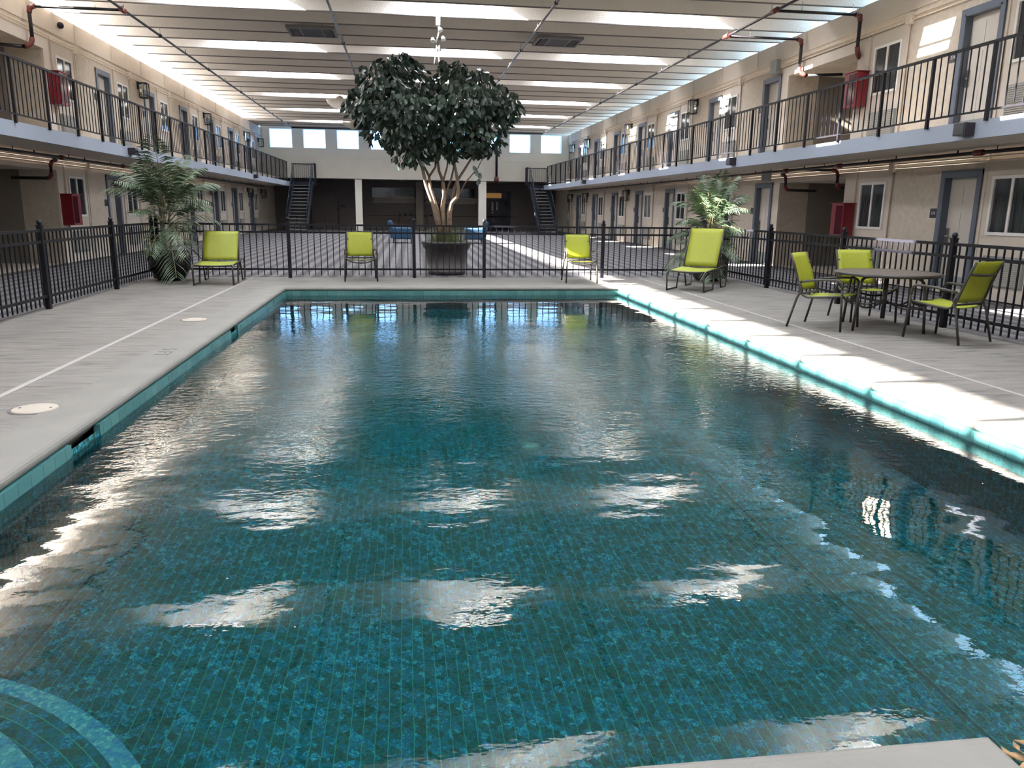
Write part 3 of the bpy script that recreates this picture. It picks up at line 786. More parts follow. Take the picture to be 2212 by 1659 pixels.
# ceiling vents, pendants, tree stay
for x, lab in ((-2.18, 'square louvred ceiling vent beside the left side of the tree'), (3.96, 'square louvred ceiling vent beside the right side of the tree')):
    o = empty('ceiling_vent', (x, 21.2, ZW-.002), 0, lab, 'vent')
    fr = MB()
    for q in ((-.58,-.52,.58,-.44),(-.58,.44,.58,.52),(-.58,-.44,-.52,.44),(.52,-.44,.58,.44)): fr.box(q[0],q[1],-.07,q[2],q[3],0)
    fr.build('frame', M['vent'], o)
    MB().box(-.52,-.44,-.02,.52,.44,-.004).build('backing', M['vent_dark'], o)
    lv = MB()
    for k in range(5):
        for s_ in (-1,1): lv.box(s_*(.30+.04*k)-.006, -.43, -.065, s_*(.30+.04*k)+.006, .43, -.02)
    for s_ in (-.26,.26): lv.box(s_-.02, -.43, -.066, s_+.02, .43, -.02)
    lv.build('louvre', M['vent'], o)
    MB().box(-.24,-.43,-.055,.24,.43,-.03).build('core', M['vent_dark'], o)
for y, lab in ((32.6, 'bowl shaped glass pendant at the left edge of the tree crown'), (40.6, 'bowl shaped glass pendant farther down the ceiling left of the tree')):
    o = empty('pendant_light', (-2.42, y, 5.05), 0, lab, 'pendant light')
    MB().lathe([(.06,.0),(.30,.08),(.46,.20),(.52,.34),(.50,.35),(.44,.22),(.29,.10),(.05,.02)], (0,0,0), 28).build('lamp_shade', M['pendant'], o)
    MB().lathe([(.12,.30),(.14,.34),(.14,.46),(.04,.50)], (0,0,0), 14).build('ballast', M['white'], o)
    MB().tube([(0,0,.50),(0,0,ZW-5.05)], .012, 6).build('stem', M['black'], o)
o = empty('flood_lamp', (.82, 19.20, 5.0), 0, 'cluster of small white flood lamps hung from the beams above the tree', 'lamp')
MB().box(-.05,-.05,.42,.05,.05,ZW-5.0).build('mount', M['grille'], o)
MB().tube([(0,0,.44),(.02,-.03,.28),(-.05,-.03,.05)], .018, 6).build('arm', M['white'], o)
for p, d in (((.10,-.06,.18),(.12,-.1,.1)),((-.13,-.05,.14),(-.12,-.1,.06)),((.02,-.02,.38),(.06,-.06,.30)),((-.03,-.05,-.06),(.02,-.1,-.12))):
    MB().tube([p, ((p[0]+d[0])/2,(p[1]+d[1])/2,(p[2]+d[2])/2), d], [.03,.045,.06], 10).build('lamp_head', M['white'], o)
tag(MB().tube([(.78,19.1,4.98),(.72,18.5,4.62),(.68,18.05,4.40)], .010, 6).build('stay_cable', M['white']), 'left white stay cable from the flood lamps to the tree crown', 'cable')
tag(MB().tube([(.84,19.1,4.98),(.80,18.5,4.62),(.79,18.05,4.40)], .014, 6).build('stay_rod', M['white']), 'right white stay rod from the flood lamps to the tree crown', 'cable')

# ------------------------------------------------------------------ far recess furnishings
struct(box('trim_chair_rail', M['dark_wood'], -2.3, YR-.05, .80, XR-2.4, YR-.01, .86))
for i, (x0, x1) in enumerate(((-2.0,.62),(1.3,4.4))):
    w = struct(box(f'window_pass_{i+1}', M['recess_glass'], x0, YR-.04, 1.97, x1, YR-.02, 2.54))
    mb = MB()
    mb.box(x0, YR-.06, 1.93, x1, YR-.03, 1.97); mb.box(x0, YR-.06, 1.62, x1, YR-.03, 1.655)
    x = x0
    while x < x1-.01:
        for (a, c) in ((x, x+.28), (x+.28, x)): mb.bar((a, YR-.045, 1.655), (c, YR-.040, 1.93), .035, .012, (0,1,0))
        x += .14
    mb.build('lattice', M['lattice'], w)
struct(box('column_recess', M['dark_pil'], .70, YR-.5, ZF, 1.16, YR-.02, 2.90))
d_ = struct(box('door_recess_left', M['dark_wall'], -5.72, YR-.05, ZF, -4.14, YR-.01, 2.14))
fr = MB(); fr.box(-5.80,YR-.07,ZF,-5.72,YR-.01,2.2); fr.box(-4.14,YR-.07,ZF,-4.06,YR-.01,2.2); fr.box(-5.72,YR-.07,2.14,-4.14,YR-.01,2.2); fr.box(-4.94,YR-.058,ZF,-4.92,YR-.05,2.14)
fr.build('door_frame', M['recess_glass'], d_)
d_ = struct(box('door_recess_right', M['recess_glass'], 5.10, YR-.05, ZF, 6.72, YR-.01, 2.42))
for x0, z0, x1, z1 in ((5.50,1.2,5.62,1.75),(5.78,1.25,5.90,1.75),(5.48,1.05,5.66,1.12)):
    box('notice', M['lattice'], x0, YR-.06, z0, x1, YR-.05, z1, parent=d_)
tag(box('lit_sign', M['lamp_warm'], 4.96, YR-.14, 2.00, 6.12, YR-.07, 2.30), 'amber lit sign panel over the dark right recess door', 'sign')
tag(box('room_sign', M['sign_dark'], -3.95, YR-.04, 1.30, -3.62, YR-.01, 1.46), 'dark plate on the recess wall between double door and column', 'sign')
for i, x in enumerate((-3.95, -.1, 2.0, 5.75)):
    o = empty('downlight', (x, 48.3, 2.90), 0, ('small recessed downlight above the left double door','first small downlight behind the left column','small downlight behind the tree trunks','small recessed downlight near the amber sign')[i], 'downlight', 'recess downlights')
    MB().lathe([(.14,0),(.13,-.02),(.11,-.02)], (0,0,0), 16).build('ring', M['grille'], o)
    MB().lathe([(.001,-.018),(.10,-.018)], (0,0,0), 16, False).build('lens', M['lamp'], o)
    L_ = bpy.data.lights.new('downlight_lamp', 'SPOT'); L_.energy = 34; L_.spot_size = R(120); L_.color = (1,.85,.65); L_.shadow_soft_size = .08
    lo = bpy.data.objects.new('downlight_lamp', L_); col.objects.link(lo); lo.location = (x, 48.3, 2.86)
def side_table(x0, x1, y0, h, lab):
    o = empty('console_table', ((x0+x1)/2, y0, ZF), 0, lab, 'table'); w = (x1-x0)/2
    MB().box(-w,-.2,h-.06,w,.2,h).build('table_top', M['dark_wood'], o)
    MB().box(-w+.08,-.16,.28,w-.08,.16,.32).build('shelf', M['dark_wood'], o)
    for sx in (-1,1):
        for sy in (-1,1): MB().box(sx*(w-.06)-.03, sy*.16-.03, 0, sx*(w-.06)+.03, sy*.16+.03, h-.06).build('leg', M['dark_wood'], o)
side_table(-.42, .62, 50.0, .86, 'dark console table left of the recess pilaster')
side_table(1.36, 1.95, 50.0, .86, 'dark console table right of the recess pilaster')
for i, x in enumerate((-.30,.02,.36,1.62)):
    o = empty('potted_plant', (x, 50.0, ZF+.86), 0, ('small dark potted plant, left of the three on the console','small dark potted plant, middle of the three on the console','small dark potted plant, right of the three on the console','small dark potted plant alone on the right console')[i], 'plant', 'small plants on the console tables')
    MB().lathe([(.05,0),(.07,.1),(.065,.1)], (0,0,0), 12).build('pot', M['pot_black'], o)
    lf = MB()
    for k in range(14):
        a = random.uniform(0,6.28); t_ = random.uniform(.04,.13); hh = random.uniform(.15,.30)
        lf.tube([(0,0,.09),(t_*.6*math.cos(a),t_*.6*math.sin(a),hh*.8),(t_*math.cos(a),t_*math.sin(a),hh)], [.008,.02,.003], 4)
    lf.build('foliage', M['leaf'], o)
# dark console by the left stair with a plant on it
o = empty('console_table', (-6.75, 47.9, ZF), 0, 'dark console table beside the left staircase', 'table')
MB().box(-.55,-.2,.80,.55,.2,.86).build('table_top', M['dark_wood'], o)
for sx in (-.5,.5):
    for sy in (-.15,.15): MB().box(sx-.03,sy-.03,0,sx+.03,sy+.03,.80).build('leg', M['dark_wood'], o)

def armchair(x, y, rz, lab):
    o = empty('armchair', (x,y,ZF), rz, lab, 'armchair', 'blue armchairs by the tree')
    f = M['blue_fabric']
    MB().box(-.30,-.32,.20,.40,.32,.44).build('seat', f, o, .04)
    MB().box(-.28,-.30,.44,.38,.30,.54).build('cushion', f, o, .05)
    Mx = Matrix.Translation((-.40,0,.2)) @ Matrix.Rotation(R(-10),4,'Y')
    MB().box(-.08,-.38,0,.10,.38,.68,Mx).build('backrest', f, o, .06)
    for s_ in (-1,1):
        MB().box(-.40,s_*.38-.07,.16,.36,s_*.38+.07,.60).build('armrest', f, o, .05)
        for xx in (-.36,.34): MB().tube([(xx,s_*.34,.18),(xx,s_*.35,0)], [.03,.02], 8).build('leg', M['dark_wood'], o)
armchair(-.10, 32.2, 0, 'blue upholstered armchair left of the tree facing right')
armchair(2.74, 32.2, math.pi, 'blue upholstered armchair right of the tree planter facing left')

# ------------------------------------------------------------------ pool
DX0, DX1, DY0, DY1 = -4.83, 6.76, -1.5, 16.10
CW = .40
def slab(name, m, rects, z0, z1):
    mb = MB()
    for x0,y0,x1,y1 in rects: mb.box(x0,y0,z0,x1,y1,z1)
    return struct(mb.build(name, m))
slab('floor_deck', M['deck'], [(DX0,DY0,PX0-CW,DY1),(PX1+CW,DY0,DX1,DY1),(PX0-CW,PY1+CW,PX1+CW,DY1),(PX0-CW,DY0,1.58-CW+.001,PY0-CW),(1.58-CW+.001,DY0,PX1+CW,.62-CW)], -.12, 0)
slab('pool_surround_base', M['coping'], [(DX0+.01,DY0+.01,PX0-CW,DY1-.01),(PX1+CW,DY0+.01,DX1-.01,DY1-.01)], -2.4, -.13)
# coping: one ring with a rounded nose, stepping back round the near right corner
ring = [(PX0,PY0),(PX0,PY1),(PX1,PY1),(PX1,.62),(1.58,.62),(1.58,PY0)]
def offset(poly, d):
    n_ = len(poly); out = []
    for i in range(n_):
        p0, p1, p2 = Vector(poly[i-1]), Vector(poly[i]), Vector(poly[(i+1)%n_])
        e1, e2 = (p1-p0).normalized(), (p2-p1).normalized()
        n1, n2 = Vector((-e1.y,e1.x)), Vector((-e2.y,e2.x))
        b_ = (n1+n2); out.append(tuple(p1 + b_ * (d / (1 + n1.dot(n2)))))
    return out
prof = [(CW,-.10),(CW,.004),(.055,.006),(.032,.003),(.014,-.006),(.003,-.019),(.0,-.032),(.004,-.046),(.014,-.056),(.03,-.06),(.06,-.10)]
mb = MB(); rings = [[(x,y,z) for (x,y) in offset(ring, d)] for d, z in prof]
for i in range(len(prof)-1):
    for k in range(6):
        k2 = (k+1)%6; mb.face([rings[i][k],rings[i][k2],rings[i+1][k2],rings[i+1][k]], False)
cop = struct(mb.build('pool_coping', M['coping']))
# waterline tile with gaps at the skimmers
in_ = .012
def strip(name, boxes):
    mb = MB()
    for q in boxes: mb.box(*q)
    return struct(mb.build(name, M['aqua']))
z0, z1 = -.21, -.062
strip('trim_waterline_left', [(PX0-.03,a,z0,PX0+in_,b_,z1) for a,b_ in ((PY0,4.95),(5.42,9.55),(9.95,PY1))])
strip('trim_waterline_right', [(PX1-in_,.62,z0,PX1+.03,PY1,z1)])
strip('trim_waterline_far', [(PX0,PY1-in_,z0,PX1,PY1+.03,z1)])
strip('trim_waterline_near', [(PX0,PY0-.03,z0,1.58,PY0+in_,z1),(1.58-.03,.62,z0,1.58+in_,PY0,z1),(1.58,.59,z0,PX1,.62+in_,z1)])
for a, b_, lab in ((4.95,5.42,'dark skimmer opening in the left waterline nearer the viewer'),(9.55,9.95,'dark skimmer opening in the left waterline farther along')):
    mb = MB(); mb.box(PX0-.30,a+.001,-.24,PX0-.10,b_-.001,-.105); 
    tag(mb.build('skimmer_opening', M['skimmer']), lab, 'skimmer')
# basin: shallow near, sloping down to the far end
def zb(y):
    P_ = ((0,-1.15),(1.7,-1.2),(3.4,-1.38),(4.3,-1.53),(5.2,-1.66),(8,-1.78),(20,-1.95))
    for (a,za),(c,zc) in zip(P_,P_[1:]):
        if a <= y <= c: return za+(zc-za)*(y-a)/(c-a)
mb = MB(); ysb = [.55, PY0, 2.6, 3.4, 4.3, 5.2, 8, 11, PY1+.02]
for a, b_ in zip(ysb, ysb[1:]):
    mb.face([(PX0-.02,a,zb(a)),(PX1+.02,a,zb(a)),(PX1+.02,b_,zb(b_)),(PX0-.02,b_,zb(b_))])
    if a >= PY0: mb.face([(PX0-.001,a,zb(a)-.02),(PX0-.001,b_,zb(b_)-.02),(PX0-.001,b_,-.10),(PX0-.001,a,-.10)])
    mb.face([(PX1+.001,a,zb(a)-.02),(PX1+.001,a,-.10),(PX1+.001,b_,-.10),(PX1+.001,b_,zb(b_)-.02)])
mb.face([(PX0,PY1+.001,-2.0),(PX1,PY1+.001,-2.0),(PX1,PY1+.001,-.10),(PX0,PY1+.001,-.10)])
mb.face([(PX0,PY0-.001,-2.0),(1.58,PY0-.001,-2.0),(1.58,PY0-.001,-.10),(PX0,PY0-.001,-.10)])
mb.face([(1.579,.6,-2.0),(1.579,PY0,-2.0),(1.579,PY0,-.10),(1.579,.6,-.10)])
mb.face([(1.58,.619,-2.0),(PX1,.619,-2.0),(PX1,.619,-.10),(1.58,.619,-.10)])
struct(mb.build('pool_basin', M['tile']))
# curved corner steps with pebble mosaic nosing
CX, CY = -2.08, 1.40
for i, (r, zt, zl) in enumerate(((1.50,-.50,-1.3),(1.23,-.31,-.50))):
    a0 = math.asin((PY0+.003-CY)/r); a1 = math.acos(max(-1,min(1,(PX0+.003-CX)/r)))
    pts = [(CX+r*math.cos(a0+(a1-a0)*k/32), CY+r*math.sin(a0+(a1-a0)*k/32)) for k in range(33)]
    mb = MB(); mb.face([(PX0+.003,PY0+.003,zt)] + [(x,y,zt) for x,y in pts])
    for (xa,ya),(xb,yb) in zip(pts,pts[1:]): mb.face([(xa,ya,zl),(xb,yb,zl),(xb,yb,zt),(xa,ya,zt)], True)
    s_ = struct(mb.build(f'pool_step_{i+1}', M['step_tile']))
    nb = MB(); w = .062
    for k in range(32):
        q = []
        for kk, rr, zz in ((k,r+.006,zt-.05),(k+1,r+.006,zt-.05),(k+1,r+.006,zt+.006),(k,r+.006,zt+.006)):
            a = a0+.004+(a1-a0-.008)*kk/32; q.append((CX+rr*math.cos(a), CY+rr*math.sin(a), zz))
        nb.face(q, True)
        q = []
        for kk, rr in ((k,r+.006),(k+1,r+.006),(k+1,r-w),(k,r-w)):
            a = a0+.004+(a1-a0-.008)*kk/32; q.append((max(PX0+.004,CX+rr*math.cos(a)), max(PY0+.004,CY+rr*math.sin(a)), zt+.006))
        nb.face(q)
    nb.build('mosaic_nosing', M['mosaic'], s_)
mb = MB(); mb.face([(PX0-.10,PY0-.02,ZWAT),(1.58,PY0-.02,ZWAT),(PX1+.02,PY0-.02,ZWAT),(PX1+.02,PY1+.02,ZWAT),(PX0-.10,PY1+.02,ZWAT)])
mb.face([(1.57,.6,ZWAT),(PX1+.02,.6,ZWAT),(PX1+.02,PY0-.02,ZWAT),(1.57,PY0-.02,ZWAT)])
struct(mb.build('pool_water', M['water']))
o = empty('drain_cover', (1.06, 6.5, zb(6.5)), 0, 'pale round domed drain cover on the pool floor', 'drain cover')
MB().lathe([(.085,0),(.08,.02),(.05,.035),(.02,.04),(.001,.041)], (0,0,0), 24).build('dome', M['white'], o)
MB().lathe([(.11,0),(.11,.010),(.085,.012)], (0,0,0), 24).build('flange', M['aqua'], o)
bub = MB(); rb = random.Random(3)
for k in range(150):
    x = rb.gauss(3.0,.55) if k < 110 else rb.uniform(-1.5,3.4); y = rb.gauss(7.2,1.5) if k < 110 else rb.uniform(2.6,8.5)
    if not (PX0+.1 < x < PX1-.1 and 2.2 < y < 11): continue
    r = rb.uniform(.002,.005); bub.lathe([(r,0),(r*.8,r*.5),(r*.3,r*.75)], (x,y,ZWAT+.001), 7)
tag(bub.build('bubbles', M['white']), 'tiny white bubbles floating on the pool surface', 'bubbles', kind='stuff')
db = MB()
for k in range(26):
    x, y = 1.70+rb.uniform(-.05,.10), 1.66+rb.uniform(-.09,.10); a = rb.uniform(0,6.28); l = rb.uniform(.02,.05); zz = ZWAT+.02+rb.uniform(0,.05)
    p = Vector((x,y,zz)); d = Vector((math.cos(a),math.sin(a),rb.uniform(-.3,.3)))*l; s_ = Vector((-math.sin(a),math.cos(a),.2))*l*.35
    db.sheet([[p-d, p-d+s_*.1],[p-s_, p+s_],[p+d, p+d+s_*.1]], .002)
tag(db.build('leaf_litter', M['dryleaf']), 'clump of dry brown leaves caught at the near right pool corner', 'leaves', kind='stuff')

# deck details
struct(box('trim_1', M['strip'], -3.00, -1.4, -.02, -2.95, 16.0, .003)); struct(box('trim_2', M['strip'], 4.80, -1.4, -.02, 4.84, 16.0, .003))
for x, y, lab in ((-2.56,5.64,'cream round skimmer lid in the left deck nearer the viewer'),(-2.60,10.05,'cream round skimmer lid in the left deck farther along')):
    o = empty('skimmer_hatch', (x,y,0), 0, lab, 'lid')
    MB().lathe([(.145,0),(.145,.006),(.13,.009),(.001,.010)], (0,0,0), 28).build('cover', M['lid'], o)
    MB().lathe([(.165,.001),(.165,.004),(.147,.0045)], (0,0,0), 28, False).build('rim', M['deck'], o)
    for s_ in (-1,1): MB().lathe([(.010,.010),(.010,.0125),(.001,.0125)], (s_*.1,0,0), 8).build('finger_hole', M['sign_dark'], o)
# painted depth marks on the coping (parts of it)
for s, size, loc, rz in (('5 FT', .20, (PX0-.235, 7.80, .0068), -90), ('3 FT', .16, (1.00, 1.545, .0068), 0)):
    t_ = text_obj(s, size, M['text_dark'], cop, 'depth_marking', .0008); t_.location = loc; t_.rotation_euler = (0,0,R(rz))
t_ = text_obj('5', .085, M['text_dark'], cop, 'depth_marking', .001); t_.location = (PX0+.0135, 7.05, -.10); t_.rotation_euler = (R(90),0,R(90))

# ------------------------------------------------------------------ pool fence
def fence(label, pts, posts):
    """pts: start and end on the deck; posts: distances along it"""
    a, b_ = Vector(pts[0]), Vector(pts[1]); d = (b_-a); L = d.length; d.normalize(); rz = math.atan2(d.y,d.x)
    o = empty('pool_fence', (a.x,a.y,0), rz, label, 'fence')
    for i, s_ in enumerate(posts):
        MB().box(s_-.032,-.032,0,s_+.032,.032,1.09).build('post', M['black'], o)
        cp = MB().box(s_-.037,-.037,1.09,s_+.037,.037,1.105); cp.lathe([(.02,1.105),(.032,1.125),(.034,1.145),(.024,1.168),(.002,1.176)], (s_,0,0), 12); cp.build('post_cap', M['black'], o)
        if i+1 < len(posts):
            e = posts[i+1]; mb = MB()
            for z in (.17, .885, 1.03): mb.box(s_+.032,-.016,z-.018,e-.032,.016,z+.018)
            npk = max(1, round((e-s_)/.1215))
            for k in range(1,npk):
                x = s_+(e-s_)*k/npk; mb.box(x-.008,-.008,.05,x+.008,.008,1.025)
            mb.build('picket_panel', M['black'], o)
YF = 15.98
fence('black picket pool fence across the far end of the deck', ((-4.76,YF),(6.66,YF)), [.06,2.50,4.93,6.34,8.80,11.42])
fence('black picket pool fence along the left deck edge', ((-4.76,YF-.05),(-4.76,1.0)), [2.16,4.72,7.25,9.75,12.2] and [.0+.05,2.15,4.72,7.2,9.7])
fence('black picket pool fence along the right deck edge', ((6.66,YF-.05),(6.72,1.0)), [.08,2.04,4.50,6.97,9.4,11.8])

# ------------------------------------------------------------------ sling dining chairs (front faces local -y)
def make_chair():
    o = empty('patio_chair')
    f = M['bronze']; r = .0145
    for s_ in (-1,1):
        x = s_*.29
        MB().tube([(x+s_*.012,-.30,0),(x,-.275,.38),(x,-.27,.50)], r, 8).build('leg', f, o)
        MB().tube([(x,-.27,.49)] + arc((x,-.268,.54),(x,-.262,.605),(x,-.19,.607),5) + [(x,.02,.597),(x-s_*.015,.17,.575),(x-s_*.035,.245,.56)], r, 8).build('armrest', f, o)
        MB().tube([(s_*.295,.36,0),(s_*.275,.27,.36),(s_*.262,.22,.47),(s_*.258,.26,.56)], r, 8).build('leg', f, o)
        MB().tube([(s_*.262,-.27,.415)] + [(s_*.258,-.15,.405),(s_*.255,.05,.385)] + arc((s_*.252,.13,.378),(s_*.25,.215,.375),(s_*.25,.245,.46),5) + [(s_*.248,.29,.60),(s_*.246,.345,.76),(s_*.244,.405,.90)], r*.95, 8).build('side_rail', f, o)
    MB().tube([(-.29,-.27,.44),(-.2,-.285,.385),(-.1,-.29,.358),(0,-.29,.35),(.1,-.29,.358),(.2,-.285,.385),(.29,-.27,.44)], r, 8).build('front_bar', f, o)
    MB().tube([(-.25,.21,.42),(.25,.21,.42)], r*.9, 8).build('rear_bar', f, o)
    MB().tube([(-.246,.345,.77),(-.12,.385,.755),(0,.40,.75),(.12,.385,.755),(.246,.345,.77)], r*.9, 8).build('back_bar', f, o)
    g = []
    for i in range(9):
        t_ = i/8; y = -.275+.50*t_; z = .425-.03*t_ - .012*math.sin(math.pi*t_)
        g.append([(-.25+.5*j/6, y, z-.018*math.sin(math.pi*j/6)) for j in range(7)])
    MB().sheet(g, .005).build('seat', M['lime2'], o)
    g = []
    for i in range(9):
        t_ = i/8; z = .45+.45*t_; y = .243+.162*t_+.018*math.sin(math.pi*t_)*-1
        g.append([(-.243+.486*j/6, y+.022*math.sin(math.pi*j/6), z) for j in range(7)])
    MB().sheet(g, .005).build('backrest', M['lime'], o)
    return o
chair = make_chair()
seats = [(-.86,15.45,R(4),'lime green sling chair on the far deck, left of the tree planter'),
         (3.37,15.12,R(-3),'lime green sling chair on the far deck, half in the sun strip'),
         (5.155,9.065,R(41),'lime green sling chair at the table, seen from its left side'),
         (6.05,9.72,R(-4),'lime green sling chair behind the round table by the fence'),
         (6.085,8.11,R(201),'lime green sling chair turned away from the viewer at the table')]
for i, (x,y,a,lab) in enumerate(seats):
    c = chair if i == 0 else copy_tree(chair)
    c.location = (x,y,0); c.rotation_euler = (0,0,a); tag(c, lab, 'chair', 'lime green sling chairs')

# round table
o = empty('patio_table', (5.86,8.97,0), R(-22), 'round bronze slatted patio table by the right fence', 'table')
MB().lathe([(.045,.655),(.56,.655),(.608,.655),(.608,.685),(.59,.692),(.56,.690)], (0,0,0), 56, False).build('table_rim', M['bronze'], o)
mb = MB()
for k in range(-14,15):
    x = k*.0407; h = math.sqrt(max(0,.58**2-x*x)); mb.box(x-.0187,-h,.672,x+.0187,h,.690)
mb.build('table_top', M['table'], o)
MB().lathe([(.028,.12),(.028,.655)], (0,0,0), 14).build('centre_tube', M['bronze'], o)
MB().lathe([(.05,.30),(.05,.345)], (0,0,0), 14).build('hub', M['bronze'], o)
for k in range(4):
    a = R(45+90*k); c_, s_ = math.cos(a), math.sin(a); P3 = lambda r,z: (r*c_, r*s_, z)
    MB().tube([P3(.10,.645)] + arc(P3(.38,.64),P3(.49,.635),P3(.50,.54),5) + [P3(.53,.30),P3(.555,0)], .017, 8).build('leg', M['bronze'], o)
    MB().tube(arc(P3(.03,.335),P3(.30,.20),P3(.535,.33),8), .010, 8).build('brace', M['bronze'], o)

# ------------------------------------------------------------------ chaise lounges (foot end faces local -y)
def make_lounger(ang, bl):
    o = empty('chaise_lounge')
    f = M['bronze']; r = .015; w = .335
    by, bz = bl*math.cos(ang), bl*math.sin(ang)
    for s_ in (-1,1):
        x = s_*w
        MB().tube(arc((x,-.66,.345),(x,-.79,.35),(x,-.80,.30),5) + [(x,-.80,.24)] and [(x,.16,.375),(x,-.2,.36),(x,-.68,.345)], r, 8).build('side_rail', f, o)
        fl_ = arc((x,-.66,.345),(x,-.80,.345),(x,-.785,.26),5) + [(x,-.755,.02),(x,-.74,.012),(x,-.24,.012),(x,-.22,.02),(x,-.14,.345)]
        MB().tube(fl_, r, 8).build('leg', f, o)
        rl = [(x,.14,.375),(x,.24,.20),(x,.31,.02),(x,.33,.012),(x,.60,.012),(x,.62,.02)] + arc((x,.66,.22),(x,.69,.40),(x,.56,.40),6) + [(x,.42,.39),(x,.16,.375)]
        MB().tube(rl, r, 8).build('leg', f, o)
        MB().tube([(s_*(w-.02),.06,.385),(s_*(w-.02),.06+by,.385+bz)], r*.9, 8).build('back_rail', f, o)
        for yy in (-.74,-.23,.34,.60): MB().tube([(x,yy,0),(x,yy,.022)], .019, 8).build('foot', M['black'], o)
    MB().tube([(-w,-.70,.345),(-w*.5,-.71,.335),(0,-.71,.332),(w*.5,-.71,.335),(w,-.70,.345)], r, 8).build('foot_bar', f, o)
    MB().tube([(-w,.04,.372),(w,.04,.372)], r, 8).build('hinge_bar', f, o)
    MB().tube([(-w+.02,.06+by*.55,.385+bz*.45),(-w+.06,.42,.25),(w-.06,.42,.25),(w-.02,.06+by*.55,.385+bz*.45)], .010, 8).build('support_bar', f, o)
    g = [[(-w+.015+(2*w-.03)*j/6, -.705+.72*i/8, .352+.025*i/8-.012*math.sin(math.pi*j/6)) for j in range(7)] for i in range(9)]
    MB().sheet(g, .005).build('seat', M['lime2'], o)
    g = [[(-w+.03+(2*w-.06)*j/6, .068+by*i/8+.012*math.sin(math.pi*j/6), .395+bz*i/8) for j in range(7)] for i in range(9)]
    MB().sheet(g, .005).build('backrest', M['lime'], o)
    return o
a = make_lounger(R(58), .60); a.location = (-3.40,15.18,0); a.rotation_euler = (0,0,R(3))
tag(a, 'lime green chaise lounge with raised back beside the left palm', 'lounge chair', 'lime green chaise lounges')
a = make_lounger(R(66), .74); a.location = (5.34,13.90,0); a.rotation_euler = (0,0,R(-38))
tag(a, 'lime green chaise lounge with tall back on the right deck', 'lounge chair', 'lime green chaise lounges')

# ------------------------------------------------------------------ plants
def leaf_face(mb, p, d, up, L, W):
    """pointed leaf with a folded midrib"""
    d = d.normalized(); s_ = d.cross(up)
    s_ = s_.normalized() if s_.length > 1e-4 else d.orthogonal().normalized()
    n_ = s_.cross(d)
    q = [p, p+d*L*.30+s_*W*.42, p+d*L*.62+s_*W*.5, p+d*L, p+d*L*.62-s_*W*.5, p+d*L*.30-s_*W*.42]
    mid = [p+d*L*.30-n_*W*.12, p+d*L*.62-n_*W*.14]
    b = len(mb.v); mb.v += [tuple(x) for x in q+mid]
    for f_ in ((0,6,1),(1,6,7,2),(2,7,3),(0,5,6),(5,4,7,6),(4,3,7)):
        mb.f.append(tuple(b+i for i in f_)); mb.sm.append(True)

def palm(x, y, lab, potprof, potm, zc, spread, nf, seed, bad, z0=0):
    rg = random.Random(seed); bad0 = bad; rp = max(q[0] for q in potprof)+.03; zp_ = z0+potprof[-1][1]-.01
    bad = lambda X_, Y_, Z_: bad0(X_, Y_, Z_) or (Z_ < zp_ and math.hypot(X_-x, Y_-y) < rp)
    pot = empty('plant_pot', (x,y,z0), 0, lab[1], 'pot')
    MB().lathe(potprof, (0,0,0), 36).build('pot_body', potm, pot)
    zt = potprof[-1][1]
    MB().lathe([(potprof[-1][0]*.9,zt-.05),(.01,zt-.04)], (0,0,0), 24, False).build('soil', M['soil'], pot)
    o = empty('palm_plant', (x,y,z0+zt-.028), 0, lab[0], 'palm')
    st = MB(); fo = MB()
    for k in range(4):
        a = rg.uniform(0,6.28); st.tube([(.05*math.cos(a),.05*math.sin(a),0),(.07*math.cos(a),.07*math.sin(a),zc*.5),(.10*math.cos(a+.3),.10*math.sin(a+.3),zc)], [.022,.018,.010], 7)
    for k in range(nf):
        az = 2*math.pi*k*.382+rg.uniform(-.3,.3); q = k/(nf-1)
        base = Vector((.06*math.cos(az),.06*math.sin(az), zc*(.10+.85*q)*rg.uniform(.75,1.0)))
        el = R(12+68*q) + rg.uniform(-.15,.15); Lf = spread*rg.uniform(.75,1.1)*(1-.18*q)
        d = Vector((math.cos(az)*math.cos(el), math.sin(az)*math.cos(el), math.sin(el)))
        p = base.copy(); pts = [p.copy()]; ns = 13
        for i in range(ns):
            d = (d + Vector((0,0,-1))*(.075+.05*i/ns)*(1.0+.5*(1-q))).normalized(); p = p + d*(Lf/ns)
            if p.z < -zt-z0+.15: p.z = -zt-z0+.15
            if bad(x+p.x, y+p.y, z0+zt-.028+p.z): break
            pts.append(p.copy())
        ns = len(pts)-1
        if ns < 4: continue
        st.tube(pts, [.009*(1-.8*i/ns)+.0015 for i in range(ns+1)], 5)
        for i in range(2, ns):
            for h in (0,.5):
                pp = pts[i].lerp(pts[i+1], h); dd = (pts[i+1]-pts[i]).normalized(); sd = dd.cross(Vector((0,0,1)))
                sd = sd.normalized() if sd.length > .05 else Vector((1,0,0)); t_ = (i+h)/ns
                ll = Lf*.36*(math.sin(math.pi*min(1,(.18+.82*t_)))**.6+.12)*rg.uniform(.85,1.1)
                for s_ in (-1,1):
                    v = (sd*s_*.82 + dd*.62 + Vector((0,0,-.22 + rg.uniform(-.1,.1)))).normalized()
                    m_ = pp + v*ll*.5 + Vector((0,0,.0)); e_ = pp + v*ll + Vector((0,0,-ll*.22)); wv = dd*(.014)
                    if any(bad(x+q_.x, y+q_.y, z0+zt-.028+q_.z) for q_ in (pp, m_, e_)): continue
                    b = len(fo.v); fo.v += [tuple(pp), tuple(m_+wv), tuple(e_), tuple(m_-wv)]
                    fo.f.append((b,b+1,b+2,b+3)); fo.sm.append(False)
    st.build('stem', M['palm_stem'], o); fo.build('foliage', M['frond'], o)
